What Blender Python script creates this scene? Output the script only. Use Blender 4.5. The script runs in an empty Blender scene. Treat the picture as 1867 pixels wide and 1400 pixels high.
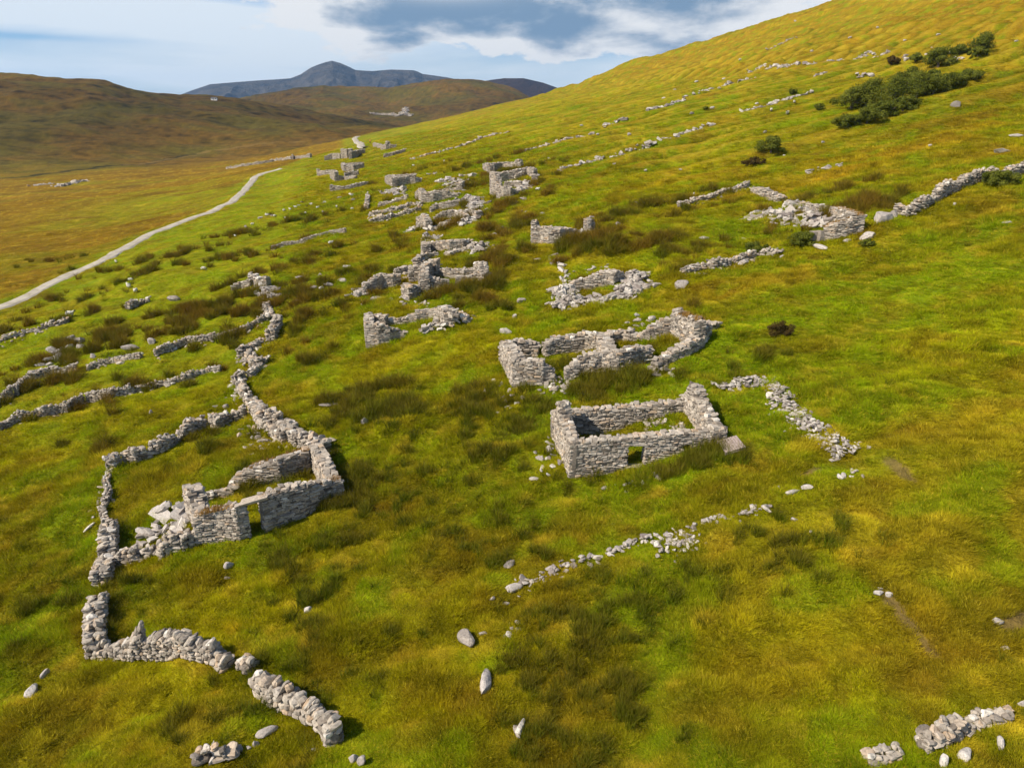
import bpy, math, random
import numpy as np
from mathutils import Vector, Matrix
random.seed(7); RNG = np.random.default_rng(7)
sc = bpy.context.scene
COL = sc.collection
# ------------------------------------------------------------------ camera model (used to lay the survey out in metres)
W0, H0, F0 = 1867.0, 1400.0, 1290.0
PITCH = math.radians(20.4)
CP, SP = math.cos(PITCH), math.sin(PITCH)
def ray(px, py):
    a = (px - W0/2)/F0; b = (H0/2 - py)/F0
    d = np.array([a, CP + b*SP, -SP + b*CP]); return d/np.linalg.norm(d)
def azslope(px, py):
    d = ray(px, py); return math.atan2(d[0], d[1]), d[2]/math.hypot(d[0], d[1])
def project(p):
    x, y, z = p; dep = y*CP - z*SP; up = y*SP + z*CP
    return W0/2 + F0*x/dep, H0/2 - F0*up/dep
# ------------------------------------------------------------------ noise
def _h(ix, iy, s):
    n = (ix.astype(np.int64)*374761393 + iy.astype(np.int64)*668265263 + s*974634777) & 0xffffffff
    n = ((n ^ (n >> 13))*1274126177) & 0xffffffff
    n = ((n ^ (n >> 16))*2246822519) & 0xffffffff
    return (n ^ (n >> 15)) & 0xffffffff
def gnoise(x, y, s=0):
    x = np.asarray(x, float); y = np.asarray(y, float)
    x0 = np.floor(x); y0 = np.floor(y); fx = x - x0; fy = y - y0
    ux = fx*fx*fx*(fx*(fx*6-15)+10); uy = fy*fy*fy*(fy*(fy*6-15)+10)
    def g(i, j):
        a = _h(x0+i, y0+j, s).astype(float)*(2*math.pi/4294967296.0)
        return np.cos(a)*(fx-i) + np.sin(a)*(fy-j)
    a = g(0,0)*(1-ux) + g(1,0)*ux; b = g(0,1)*(1-ux) + g(1,1)*ux
    return (a*(1-uy) + b*uy)*1.5
def fbm(x, y, sc_, oct=4, s=0, gain=.5):
    t = 0; a = 1; n = 0; fx = 1/sc_
    for k in range(oct):
        t = t + a*gnoise(x*fx + 17.3*k, y*fx - 9.1*k, s+k); n += a; a *= gain; fx *= 2.03
    return t/n*1.6
def sstep(a, b, x):
    t = np.clip((np.asarray(x, float)-a)/(b-a), 0, 1); return t*t*(3-2*t)
def table(pts, width):
    xs = np.array([p[0] for p in pts], float); ys = np.array([p[1] for p in pts], float)
    g = np.arange(xs[0]-3*width, xs[-1]+3*width, width/6.0)
    e = np.interp(g, xs, ys)
    e[g < xs[0]] = ys[0] + (g[g < xs[0]]-xs[0])*(ys[1]-ys[0])/(xs[1]-xs[0])
    e[g > xs[-1]] = ys[-1] + (g[g > xs[-1]]-xs[-1])*(ys[-1]-ys[-2])/(xs[-1]-xs[-2])
    k = np.hanning(15)[1:-1]; k /= k.sum(); e2 = np.convolve(np.pad(e, 6, mode='edge'), k, 'valid')
    return g, e2
def ev(tab, x): return np.interp(x, tab[0], tab[1])
# ------------------------------------------------------------------ terrain
GU, GV = (0.972, 0.235), (-0.235, 0.972)
TR = table([(-400,-22),(20,-22),(40,-21.6),(65,-20.4),(95,-19.4),(125,-18),(200,-15.9),(280,-14.4),(400,-13.7),(500,-13.5),(560,-16),(1200,-60)], 22)
TF = table([(-900,-24),(-400,-21.5),(-300,-20.3),(-182,-17.3),(-90,-13),(-51,-9.4),(0,0),(30,6.4),(79,16.3),(141,30),(174,39.3),(291,78.5),(400,118),(600,195),(1200,420)], 14)
def sky_tab(pts, dm):
    a = [azslope(*p) for p in pts]
    return np.array([q[0] for q in a]), np.array([q[1] for q in a])
LH = sky_tab([(-400,120),(-200,128),(0,139),(60,142),(120,148),(170,152),(205,158),(236,166),(280,172),(324,177),(380,179),(436,182),(520,196),(620,214),(720,232),(1000,260)], 0)
MH = sky_tab([(250,212),(340,194),(436,181),(470,175),(501,171),(545,164),(589,160),(666,162),(707,163),(754,154),(807,149),(854,149),(890,153),(919,159),(940,166),(958,175),(1010,200),(1200,250)], 0)
DH = sky_tab([(700,200),(800,170),(872,150),(895,146),(919,143),(955,143),(990,151),(1015,160),(1060,178),(1150,215)], 0)
FM = sky_tab([(200,225),(270,198),(321,176),(350,165),(383,154),(430,150),(471,147),(505,145),(530,143),(548,136),(566,124),(578,119),(592,114),(605,111),(620,115),(634,121),(648,128),(678,130),(713,127),(754,128.5),(762,131),(770,135),(813,141),(843,147),(884,152),(930,165),(1000,190),(1100,225)], 0)
def Hbase(x, y, detail=True):
    x = np.asarray(x, float); y = np.asarray(y, float)
    u = GU[0]*x + GU[1]*y; v = GV[0]*x + GV[1]*y
    D = np.hypot(x, y); az = np.arctan2(x, y)
    wob = fbm(x, y, 160, 2, 41)*9*sstep(120, 400, D)
    zn = ev(TR, v) + ev(TF, u + wob)
    # far country
    floor = np.interp(az, [-.7, -.3, 0, .3], [-31, -27, -24, -40])
    wf = fbm(x, y, 330, 4, 51)
    zl = floor + (np.interp(az, *LH)*1300 - floor)*sstep(480, 1300, D) - 50*sstep(1350, 2300, D)
    zl = zl + wf*9*sstep(600, 900, D)*(1-sstep(1000, 1250, D))
    zm = -30 + (np.interp(az, *MH)*2300 + 30)*sstep(1050, 2300, D) - 120*sstep(2350, 3300, D)
    zm = zm + wf*16*sstep(1200, 1700, D)*(1-sstep(1900, 2280, D))
    zf = np.maximum(zl, zm); k = 8.0
    d = np.abs(zl-zm); zf = zf + k*np.exp(-d/k)*.3
    w = sstep(500, 800, D + np.maximum(0, -u-120)*.45)
    return zn*(1-w) + zf*w
BUMPS = [(10.6,47.4,3.0,1.1,.7),(15.5,50.5,3.5,1.2,.6),(10.5,79,7,1.6,1.0),(-1,56,4,1.6,.5),(-4,60,3,1.3,.5),(14.5,36,5,1.6,.35),(-24,90,10,3,.8),(-9,47,4,1.5,.4)]
def Hdetail(x, y):
    x = np.asarray(x, float); y = np.asarray(y, float)
    D = np.hypot(x, y); u = GU[0]*x + GU[1]*y; v = GV[0]*x + GV[1]*y
    near = 1-sstep(350, 700, D)
    z = fbm(x, y, 24, 3, 3)*.75*near + fbm(u*.55, v*1.3, 9, 3, 5)*.32*near
    z = z + fbm(x, y, 2.8, 3, 9)*.27*(1-sstep(90, 200, D)) + fbm(x, y, .9, 2, 12)*.09*(1-sstep(60, 120, D))
    # old cultivation ridges running up the slope
    m = sstep(42, 60, u)*(1-sstep(165, 215, u))*sstep(88, 110, v)*(1-sstep(330, 420, v))*(.5+.5*sstep(-.15, .2, fbm(x, y, 45, 2, 77)))
    ph = (v + 0.10*u + 3.5*fbm(x, y, 34, 2, 15))*2*math.pi/9.5
    z = z + m*(.85*np.sin(ph) + .25*np.sin(2*ph+1))
    # terrace banks following the contour higher up
    m2 = sstep(110, 160, u)*(1-sstep(500, 640, v))
    z = z + m2*1.7*fbm(u*1.6 + 6*fbm(x, y, 60, 2, 91), v*.22, 16, 3, 31)
    z = z - .6*(1-sstep(.02,.10,np.abs(fbm(u*.10 + .3*fbm(x, y, 38, 3, 101), v*.55, 7, 3, 155))))*sstep(90,120,u)
    for bx, by, ru, rv, h in BUMPS:
        du = GU[0]*(x-bx) + GU[1]*(y-by); dv = GV[0]*(x-bx) + GV[1]*(y-by); z = z + h*np.exp(-((du/ru)**2 + (dv/rv)**2))
    far = sstep(350, 900, D)
    z = z + far*(fbm(x, y, 60, 5, 61)*3.2 + (.5-np.abs(fbm(x, y, 210, 4, 63)))*9*sstep(600, 900, D)*(1-sstep(1900,2250,D))*(1-sstep(1130,1290,D)*(1-sstep(1320,1500,D))))
    return z
def H(x, y): return Hbase(x, y) + Hdetail(x, y)
_T = np.exp(np.linspace(math.log(10), math.log(6000), 1000))
def at(px, py, dz=0.0):
    d = ray(px, py); P = d[None, :]*_T[:, None]
    g = P[:, 2] - (H(P[:, 0], P[:, 1]) + dz)
    i = np.argmax(g < 0)
    if i == 0: return np.array(P[-1])
    a, b = _T[i-1], _T[i]
    for _ in range(12):
        m = (a+b)/2; q = d*m
        if q[2] > float(H(q[0], q[1])) + dz: a = m
        else: b = m
    return d*((a+b)/2)
def atD(px, py):
    p = at(px, py); return p, float(np.linalg.norm(p))
# ------------------------------------------------------------------ vegetation colour of the land (real plant colours, patch by patch)
def C3(*c): return np.array(c, float)
GRN, YEL, STR, OLV, BRN, RED = C3(.165,.265,.003), C3(.330,.315,.004), C3(.470,.370,.025), C3(.165,.165,.004), C3(.215,.130,.008), C3(.210,.110,.010)
GOLD = C3(.380,.265,.012)
SOIL = C3(.19,.135,.06)
# (pixel x, pixel y, radius along slope m, radius along contour m, colour, weight)
PATCH = [(1650,520,9,5,GRN,.9),(1450,570,8,4,GRN,.85),(1300,700,5,3,GRN,.6),(1560,700,8,5,GRN,.55),(1750,640,6,5,YEL,.6),(1800,800,7,5,GOLD,.55),(1650,900,6,4,GRN,.4),
 (1500,1000,6,4,YEL,.6),(1700,1000,5,4,STR,.45),(1300,1130,5,3,STR,.5),(1250,1230,5,3,YEL,.6),(1550,1200,5,3,YEL,.6),(1820,1100,4,3,BRN,.5),(1690,1160,1.2,4,BRN,.5),(1850,900,4,3,BRN,.35),
 (1100,1200,3.2,6,OLV,.85),(1000,1120,3,3,OLV,.8),(1000,1320,4,4,OLV,.8),(1150,1330,3,3,OLV,.6),(1200,1040,4,1.5,OLV,.7),(880,1000,4,3,RED,.35),(830,880,5,4,OLV,.6),(900,850,3,2,GRN,.6),(1000,1000,5,2,RED,.3),
 (960,860,2.2,2.2,GRN,.9),(700,860,3,3,GRN,.7),(620,870,2,2.5,OLV,.8),(760,640,6,3,YEL,.75),(560,670,6,3,GRN,.7),(640,680,5,2.5,YEL,.7),(700,660,8,3,YEL,.55),(850,1150,4,4,YEL,.6),(760,1250,4,4,YEL,.6),(640,1180,4,3,OLV,.5),
 (500,1100,4,3,YEL,.5),(350,1130,4,2,YEL,.6),(250,1100,2,2,OLV,.7),(190,1090,1.2,2,BRN,.5),(250,1290,3,2,YEL,.8),(130,1330,2,2,STR,.6),(60,1100,4,4,OLV,.6),(80,1180,3,3,GRN,.5),(60,950,5,5,OLV,.6),(650,950,3,3,BRN,.35),
 (260,740,7,2,YEL,.85),(120,830,6,2,YEL,.8),(350,760,5,2,YEL,.8),(300,680,8,2,OLV,.6),(400,660,6,3,OLV,.6),(260,600,9,4,OLV,.5),(420,570,7,3,OLV,.6),(60,660,8,4,GRN,.9),(280,500,18,8,GRN,.7),(480,400,20,10,GRN,.6),(420,470,12,6,YEL,.6),
 (600,500,8,4,GRN,.8),(560,430,10,5,GRN,.7),(650,460,8,4,YEL,.5),(720,430,6,4,GRN,.6),(550,540,5,3,OLV,.6),(850,620,5,3,YEL,.7),(1000,560,6,3,GRN,.5),(1100,470,7,4,YEL,.75),(1200,420,10,3,GRN,.6),(1150,440,6,2,BRN,.35),(1400,440,9,3,GRN,.8),
 (1330,420,8,3,GRN,.6),(1450,500,6,2.5,BRN,.4),(1350,520,6,2,GOLD,.5),(1260,580,4,2,GOLD,.4),(1180,330,14,7,YEL,.7),(1350,300,14,7,YEL,.6),(1100,260,25,12,GRN,.6),(1300,180,25,15,GRN,.6),(1500,150,16,8,GRN,.6),(1450,240,14,9,YEL,.6),
 (1550,300,10,6,GOLD,.6),(1750,220,12,4,BRN,.75),(1840,180,8,4,BRN,.6),(1700,260,12,3,GOLD,.6),(1800,290,7,2.5,GOLD,.6),(1700,320,8,2.5,GRN,.55),(1850,370,5,3,BRN,.5),(1780,400,6,2.5,BRN,.5),(1650,450,7,2,GRN,.5),
 (1600,60,40,20,GOLD,.8),(1450,60,40,25,GOLD,.7),(1800,80,20,10,GOLD,.6),(1250,110,60,25,GOLD,.6),(1700,30,30,20,GOLD,.6),
 (800,300,14,10,YEL,.5),(900,260,25,15,YEL,.5),(760,280,12,12,GOLD,.4),(590,330,12,20,YEL,.5),(560,280,10,25,YEL,.5)]
SOILS = [(1640,855,.35,1.0),(1628,797,.6,.25),(1625,1095,.25,.7),(1650,1130,.22,.8),(1690,1180,.2,.6),(1850,1135,.9,.35),(1480,860,.8,.3)]
MOW = [(at(a, b), ru, rv, w) for a, b, ru, rv, w in ((985,840,1.5,1.8,.9),(1640,540,12,5,.7),(1450,600,7,4,.6),(1350,640,4,3,.5),(1215,715,3,1.2,.7),(1850,500,8,5,.6),(760,640,6,2.5,.6),(640,680,5,2,.6),(1130,470,6,2,.6),(840,455,4,1.5,.6),(300,700,8,1.5,.5),(180,790,9,1.6,.5),(60,650,9,4,.8),(1560,650,5,3,.4))]
def mow(x, y):
    s = np.zeros_like(x)
    for p, ru, rv, w in MOW:
        du = (GU[0]*(x-p[0]) + GU[1]*(y-p[1]))/ru; dv = (GV[0]*(x-p[0]) + GV[1]*(y-p[1]))/rv; s = np.maximum(s, w*np.exp(-(du*du+dv*dv)*.8))
    return s
SOILS = [(at(a, b), ru, rv) for a, b, ru, rv in SOILS]
def seg_dist(x, y, P):
    d = np.full(np.shape(x), 1e9)
    for a, b in zip(P[:-1], P[1:]):
        ex, ey = b[0]-a[0], b[1]-a[1]; t = np.clip(((x-a[0])*ex+(y-a[1])*ey)/(ex*ex+ey*ey), 0, 1); d = np.minimum(d, np.hypot(x-a[0]-t*ex, y-a[1]-t*ey))
    return d
LINES = [([(-40,330),(0,326),(60,321),(130,311),(200,302),(290,294),(340,284)], 4.5, (.030,.028,.010), .9), ([(230,300),(300,292),(380,276),(480,262),(560,257)], 3.0, (.24,.17,.05), .6),
 ([(500,196),(560,200),(640,212),(700,222)], 5, (.045,.035,.012), .7), ([(300,205),(400,225),(520,240)], 4, (.050,.040,.012), .6), ([(0,250),(90,262),(200,255)], 4, (.045,.036,.010), .6), ([(60,200),(180,215),(260,240)], 3.5, (.05,.04,.012), .6)]
LINES = [([at(*p) for p in L_], w, c, k) for L_, w, c, k in LINES]
def ridges(x, y):
    u = GU[0]*x + GU[1]*y; v = GV[0]*x + GV[1]*y
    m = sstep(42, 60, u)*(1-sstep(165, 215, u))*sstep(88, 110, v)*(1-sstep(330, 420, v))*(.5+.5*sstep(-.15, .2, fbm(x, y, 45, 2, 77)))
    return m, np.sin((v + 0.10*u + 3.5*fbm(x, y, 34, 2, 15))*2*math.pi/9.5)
def soil(x, y):
    s = np.zeros_like(x)
    for p, ru, rv in SOILS:
        du = (GU[0]*(x-p[0]) + GU[1]*(y-p[1]))/ru; dv = (GV[0]*(x-p[0]) + GV[1]*(y-p[1]))/rv
        s = np.maximum(s, np.exp(-(du*du+dv*dv)*.8))
    return sstep(.25, .6, s + .35*gnoise(x*2.2, y*2.2, 77))
PATCH = [(at(a, b), ru, rv, c, w) for a, b, ru, rv, c, w in PATCH]
def smoothmix(a, b, w): return a*(1-w[..., None]) + b*w[..., None]
_tk = [at(*p) for p in ((-60,589),(60,536),(180,479),(300,420),(395,382),(441,352),(475,320),(512,308),(575,285),(650,262))]
UTR = (np.array([GV[0]*p[0]+GV[1]*p[1] for p in _tk]), np.array([GU[0]*p[0]+GU[1]*p[1] for p in _tk]))
def tint(x, y):
    x = np.asarray(x, float); y = np.asarray(y, float)
    D = np.hypot(x, y); u = GU[0]*x + GU[1]*y; v = GV[0]*x + GV[1]*y
    n1 = fbm(x, y, 38, 3, 101); n2 = fbm(u*.55, v*1.2, 7, 4, 111); n3 = fbm(x, y, 1.7, 3, 121); n4 = fbm(u*.35, v*1.4, 3.2, 3, 131)
    c = np.broadcast_to(YEL*.45 + OLV*.3 + GRN*.25, x.shape + (3,)).copy()
    c = smoothmix(c, GRN, .75*sstep(.0, .45, n1 + .7*n2))
    c = smoothmix(c, OLV, .7*sstep(.05, .5, -n2 + .3*n1))
    for p, ru, rv, col, w in PATCH:
        du = (GU[0]*(x-p[0]) + GU[1]*(y-p[1]))/ru; dv = (GV[0]*(x-p[0]) + GV[1]*(y-p[1]))/rv
        q = du*du + dv*dv
        m = q < 9
        if not m.any(): continue
        g = np.zeros_like(x); g[m] = np.exp(-q[m]*.8)*w*np.clip(1 + .9*n2[m], .2, 1.6)
        c = smoothmix(c, col, np.clip(g, 0, 1))
    # hill: golden towards the top
    hi = np.maximum(sstep(105, 175, u + 25*n1), sstep(330, 430, D)*sstep(30, 90, u)*.8)*(.65+.35*sstep(-.2, .3, fbm(u*.5, v, 30, 3, 141)))
    c = smoothmix(c, GOLD*.52+BRN*.42, .95*hi)
    bank = np.abs(fbm(u*.10 + .3*n1, v*.55, 7, 3, 155)); c = smoothmix(c, OLV*.55, .75*(1-sstep(.02,.09,bank))*sstep(90,120,u)*sstep(.0,.3,fbm(x, y, 40, 2, 156)+.15))
    streak = fbm(u*.18, v + .1*u, 5.5, 3, 151)
    c = smoothmix(c, GOLD, .45*sstep(.1, .5, streak)*sstep(60, 110, D))
    c = smoothmix(c, OLV, .35*sstep(.1, .5, -streak)*sstep(60, 110, D))
    # bog beyond the track and the brown hills
    past = sstep(2, 6, u - np.interp(v, *UTR))*sstep(.5, 8, -u-4)*sstep(55, 75, v)*(1-sstep(230, 330, v)); c = smoothmix(c, GRN*.55+YEL*.45, .75*past*sstep(-.45, .1, n1+.6*n2))
    bog = sstep(-2, -9, u - np.interp(v, *UTR) + 2*n2)*sstep(70, 90, D)
    n6 = fbm(u*.4, v*1.0, 26, 4, 161)
    bc = smoothmix(np.broadcast_to(BRN*.7 + GOLD*.2, x.shape+(3,)), OLV*.95 + GOLD*.15, .85*sstep(-.1, .4, n6 - .2*sstep(300, 520, D))); gp_ = at(330,360); bc = smoothmix(bc, GRN*.6+YEL*.4, .8*np.exp(-((x-gp_[0])**2/900+(y-gp_[1])**2/1200)))
    bc = smoothmix(bc, BRN*.75, .8*sstep(.1,.4,fbm(u*.3, v, 18, 3, 167))); c = smoothmix(c, bc, bog)
    far = sstep(430, 640, D + 60*n1 - np.clip(u, 0, 200)*.7)
    n7 = fbm(x, y, 120, 5, 171); n8 = fbm(x*.5, y, 35, 3, 181)
    fc = smoothmix(np.broadcast_to(C3(.130,.080,.010), x.shape+(3,)), C3(.100,.080,.009), sstep(-.2, .4, n7))
    fc = smoothmix(fc, C3(.085,.078,.008), .5*sstep(.1, .5, n8 + .3*n7))
    n10 = fbm(x*.6, y, 9, 4, 183); n11 = fbm(x, y*.7, 420, 3, 185); fc = fc*(1 + .35*n8 + .7*n10 + .5*n11)[..., None]; fc = smoothmix(fc, C3(.055,.045,.010), .6*sstep(.18,.42,n10 + .3*n8))
    c = smoothmix(c, fc, far)
    # fine variation: straw, moss and darker rank tufts
    nd = 1-sstep(120, 300, D)
    c = smoothmix(c, STR, .55*sstep(.16, .55, n3*.7 + n4*.5)*(1-far))
    c = smoothmix(c, OLV*.7, .6*sstep(.08, .5, -n3*.6 - n4*.6)*(1-far)*nd)
    n5 = fbm(x+50, y, 4.5, 3, 195); c = smoothmix(c, GRN, .6*sstep(.12,.45,n5)*(1-far)*(1-bog)); c = smoothmix(c, BRN, .35*sstep(.2,.5,-n5)*(1-far))
    c = smoothmix(c, RED, .35*sstep(.3, .65, fbm(x, y, 5.2, 3, 191))*(1-far))
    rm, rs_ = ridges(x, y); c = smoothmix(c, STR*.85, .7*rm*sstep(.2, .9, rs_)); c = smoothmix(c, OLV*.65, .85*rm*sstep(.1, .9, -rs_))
    c = smoothmix(c, GRN*.6+YEL*.4, np.clip(.8*mow(x, y)+.3*past, 0, .8)*(.7+.6*n3*.5))
    for P_, w_, lc, k_ in LINES:
        d = seg_dist(x, y, P_) + w_*1.2*n2; c = smoothmix(c, C3(*lc), k_*(1-sstep(w_*.4, w_*1.1, d)))
    c = smoothmix(c, SOIL*.9, .7*soil(x, y))
    c = c*np.array([1.03,.95,1.0])
    return np.clip(c, .002, 1)
# ------------------------------------------------------------------ helpers for objects
def mesh_from(name, V, Fq, smooth=False):
    me = bpy.data.meshes.new(name)
    V = np.asarray(V, np.float32); me.vertices.add(len(V)); me.vertices.foreach_set('co', V.ravel())
    Fq = np.asarray(Fq, np.int32); n, k = Fq.shape
    me.loops.add(n*k); me.polygons.add(n)
    me.loops.foreach_set('vertex_index', Fq.ravel())
    me.polygons.foreach_set('loop_start', np.arange(0, n*k, k, dtype=np.int32))
    me.polygons.foreach_set('use_smooth', np.full(n, smooth, dtype=bool))
    me.update(calc_edges=True); return me
def fattr(me, name, vals):
    a = me.attributes.new(name, 'FLOAT', 'POINT'); a.data.foreach_set('value', np.asarray(vals, np.float32))
def cattr(me, name, rgb):
    a = me.attributes.new(name, 'FLOAT_COLOR', 'POINT'); n = len(rgb)
    b = np.ones((n, 4), np.float32); b[:, :3] = rgb; a.data.foreach_set('color', b.ravel())
def link(name, me, mat=None, parent=None, **props):
    o = bpy.data.objects.new(name, me); COL.objects.link(o)
    if mat is not None and me is not None:
        if len(me.materials) == 0: me.materials.append(mat)
    if parent is not None: o.parent = parent
    for k, v in props.items():
        if v: o[k] = v
    return o
def empty(name, loc, label, category, group=None):
    o = bpy.data.objects.new(name, None); COL.objects.link(o); o.location = loc; o.empty_display_size = .5
    o['label'] = label; o['category'] = category
    if group: o['group'] = group
    return o
# ------------------------------------------------------------------ materials
def nmat(name):
    m = bpy.data.materials.new(name); m.use_nodes = True; nt = m.node_tree
    for n in list(nt.nodes): nt.nodes.remove(n)
    return m, nt, nt.nodes, nt.links
def N(ns, t, **kw):
    n = ns.new(t)
    for k, v in kw.items():
        if k.startswith('i_'): n.inputs[k[2:].replace('_', ' ')].default_value = v
        else: setattr(n, k, v)
    return n
def ramp(ns, stops):
    r = ns.new('ShaderNodeValToRGB'); e = r.color_ramp.elements
    while len(e) > 1: e.remove(e[-1])
    e[0].position = stops[0][0]; e[0].color = (*stops[0][1], 1)
    for p, c in stops[1:]:
        q = e.new(p); q.color = (*c, 1)
    return r
def mixc(ns, ls, typ, f, a, b):
    m = ns.new('ShaderNodeMix'); m.data_type = 'RGBA'; m.blend_type = typ
    for idx, v in ((0, f), (6, a), (7, b)):
        if hasattr(v, 'links') or isinstance(v, bpy.types.NodeSocket): ls.new(v, m.inputs[idx])
        elif isinstance(v, (int, float)): m.inputs[idx].default_value = v
        else: m.inputs[idx].default_value = (*v, 1)
    return m.outputs[2]
def stone_mat(name, stops, lichen=.35, bump=.35):
    m, nt, ns, ls = nmat(name)
    out = N(ns, 'ShaderNodeOutputMaterial'); b = N(ns, 'ShaderNodeBsdfPrincipled', i_Roughness=.9)
    b.inputs['Specular IOR Level'].default_value = .25
    at_ = N(ns, 'ShaderNodeAttribute', attribute_name='tone')
    g = N(ns, 'ShaderNodeNewGeometry')
    n1 = N(ns, 'ShaderNodeTexNoise', i_Scale=9.0, i_Detail=5.0, i_Roughness=.65); ls.new(g.outputs['Position'], n1.inputs['Vector'])
    n2 = N(ns, 'ShaderNodeTexNoise', i_Scale=3.2, i_Detail=6.0, i_Roughness=.7); ls.new(g.outputs['Position'], n2.inputs['Vector'])
    r = ramp(ns, stops); ls.new(at_.outputs['Fac'], r.inputs['Fac'])
    d = ramp(ns, [(.3, (.42,.40,.38)), (.5, (1,1,1)), (.75, (1.3,1.25,1.18))]); ls.new(n1.outputs['Fac'], d.inputs['Fac'])
    c1 = mixc(ns, ls, 'MULTIPLY', .85, r.outputs['Color'], d.outputs['Color'])
    lm = ramp(ns, [(.56, (0,0,0)), (.66, (1,1,1))]); ls.new(n2.outputs['Fac'], lm.inputs['Fac'])
    k = N(ns, 'ShaderNodeMath', operation='MULTIPLY'); ls.new(lm.outputs['Color'], k.inputs[0]); k.inputs[1].default_value = lichen
    c2 = mixc(ns, ls, 'MIX', k.outputs[0], c1, (.56,.53,.46))
    ls.new(c2, b.inputs['Base Color'])
    bp = N(ns, 'ShaderNodeBump', i_Strength=bump, i_Distance=.04); ls.new(n1.outputs['Fac'], bp.inputs['Height']); ls.new(bp.outputs[0], b.inputs['Normal'])
    ls.new(b.outputs[0], out.inputs[0]); return m
STONE = stone_mat('drystone', [(0,(.10,.082,.066)),(.2,(.22,.185,.15)),(.5,(.38,.33,.272)),(.72,(.49,.43,.355)),(.84,(.47,.345,.23)),(.93,(.58,.52,.45)),(1,(.70,.65,.57))])
RUBBLE = stone_mat('bleached_rubble', [(0,(.12,.095,.085)),(.3,(.26,.22,.195)),(.6,(.40,.355,.31)),(1,(.60,.555,.49))], .3)
BOULD = stone_mat('field_boulder', [(0,(.28,.24,.20)),(.5,(.38,.335,.30)),(1,(.62,.57,.51))], .5, .5)
# ------------------------------------------------------------------ stones
def cube26():
    V = []; idx = {}
    for i in (-1,0,1):
        for j in (-1,0,1):
            for k in (-1,0,1):
                if (i,j,k) != (0,0,0): idx[(i,j,k)] = len(V); V.append((i,j,k))
    F = []
    for ax in range(3):
        for s in (-1, 1):
            for a in (-1, 0):
                for b in (-1, 0):
                    q = []
                    for (da, db) in ((0,0),(1,0),(1,1),(0,1)):
                        p = [0,0,0]; p[ax] = s; p[(ax+1)%3] = a+da; p[(ax+2)%3] = b+db; q.append(idx[tuple(p)])
                    F.append(q if s > 0 else q[::-1])
    V = np.array(V, float); n = V/np.linalg.norm(V, axis=1)[:, None]
    return V*.74 + n*.30, np.array(F)
T26 = cube26()
TR26 = (lambda V, F: (V*.30/np.abs(V).max() + (V/np.linalg.norm(V,axis=1)[:,None])*.72, F))(*cube26())
T8 = (np.array([(i,j,k) for i in (-1,1) for j in (-1,1) for k in (-1,1)], float)*.9,
      np.array([(0,1,3,2),(4,6,7,5),(0,4,5,1),(2,3,7,6),(0,2,6,4),(1,5,7,3)]))
class Stones:
    def __init__(s): s.c=[]; s.d=[]; s.r=[]; s.t=[]
    def add(s, c, d, r, t): s.c.append(c); s.d.append(d); s.r.append(r); s.t.append(t)
    def mesh(s, name, origin, fine=True, jit=.085, rnd=False):
        V0, F0 = (TR26 if rnd else T26) if fine else T8
        c = np.array(s.c) - np.asarray(origin)[None]; d = np.array(s.d); r = np.array(s.r); t = np.array(s.t)
        n = len(c); v = np.broadcast_to(V0, (n,)+V0.shape) + RNG.normal(0, jit, (n, len(V0), 3))
        # taper a face so no stone is a plain block
        v = v*(1 + v[:, :, [1,2,0]]*RNG.normal(0, .12, (n,1,3)))
        v = v*d[:, None, :]
        cy, sy = np.cos(r[:,0]), np.sin(r[:,0]); cp, sp = np.cos(r[:,1]), np.sin(r[:,1]); cr, sr = np.cos(r[:,2]), np.sin(r[:,2])
        Z = np.zeros(n); O = np.ones(n)
        Rz = np.stack([cy,-sy,Z, sy,cy,Z, Z,Z,O], 1).reshape(n,3,3); Ry = np.stack([cp,Z,sp, Z,O,Z, -sp,Z,cp], 1).reshape(n,3,3)
        Rx = np.stack([O,Z,Z, Z,cr,-sr, Z,sr,cr], 1).reshape(n,3,3)
        R = Rz@Ry@Rx
        v = np.einsum('nij,nkj->nki', R, v) + c[:, None, :]
        F = (F0[None] + (np.arange(n)*len(V0))[:, None, None]).reshape(-1, 4)
        me = mesh_from(name, v.reshape(-1, 3), F, False); fattr(me, 'tone', np.repeat(t, len(V0)))
        return me
def hz(x, y): return float(H(x, y))
def ztop(P, px_unused, yt):
    """world z of the point above P that the photo shows at row yt"""
    lo, hi = P[2], P[2]+9
    for _ in range(22):
        m = (lo+hi)/2
        if project((P[0], P[1], m))[1] > yt: lo = m
        else: hi = m
    return (lo+hi)/2
def tone(): 
    return float(np.clip(RNG.beta(2.3, 2.3), 0, 1))
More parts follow.
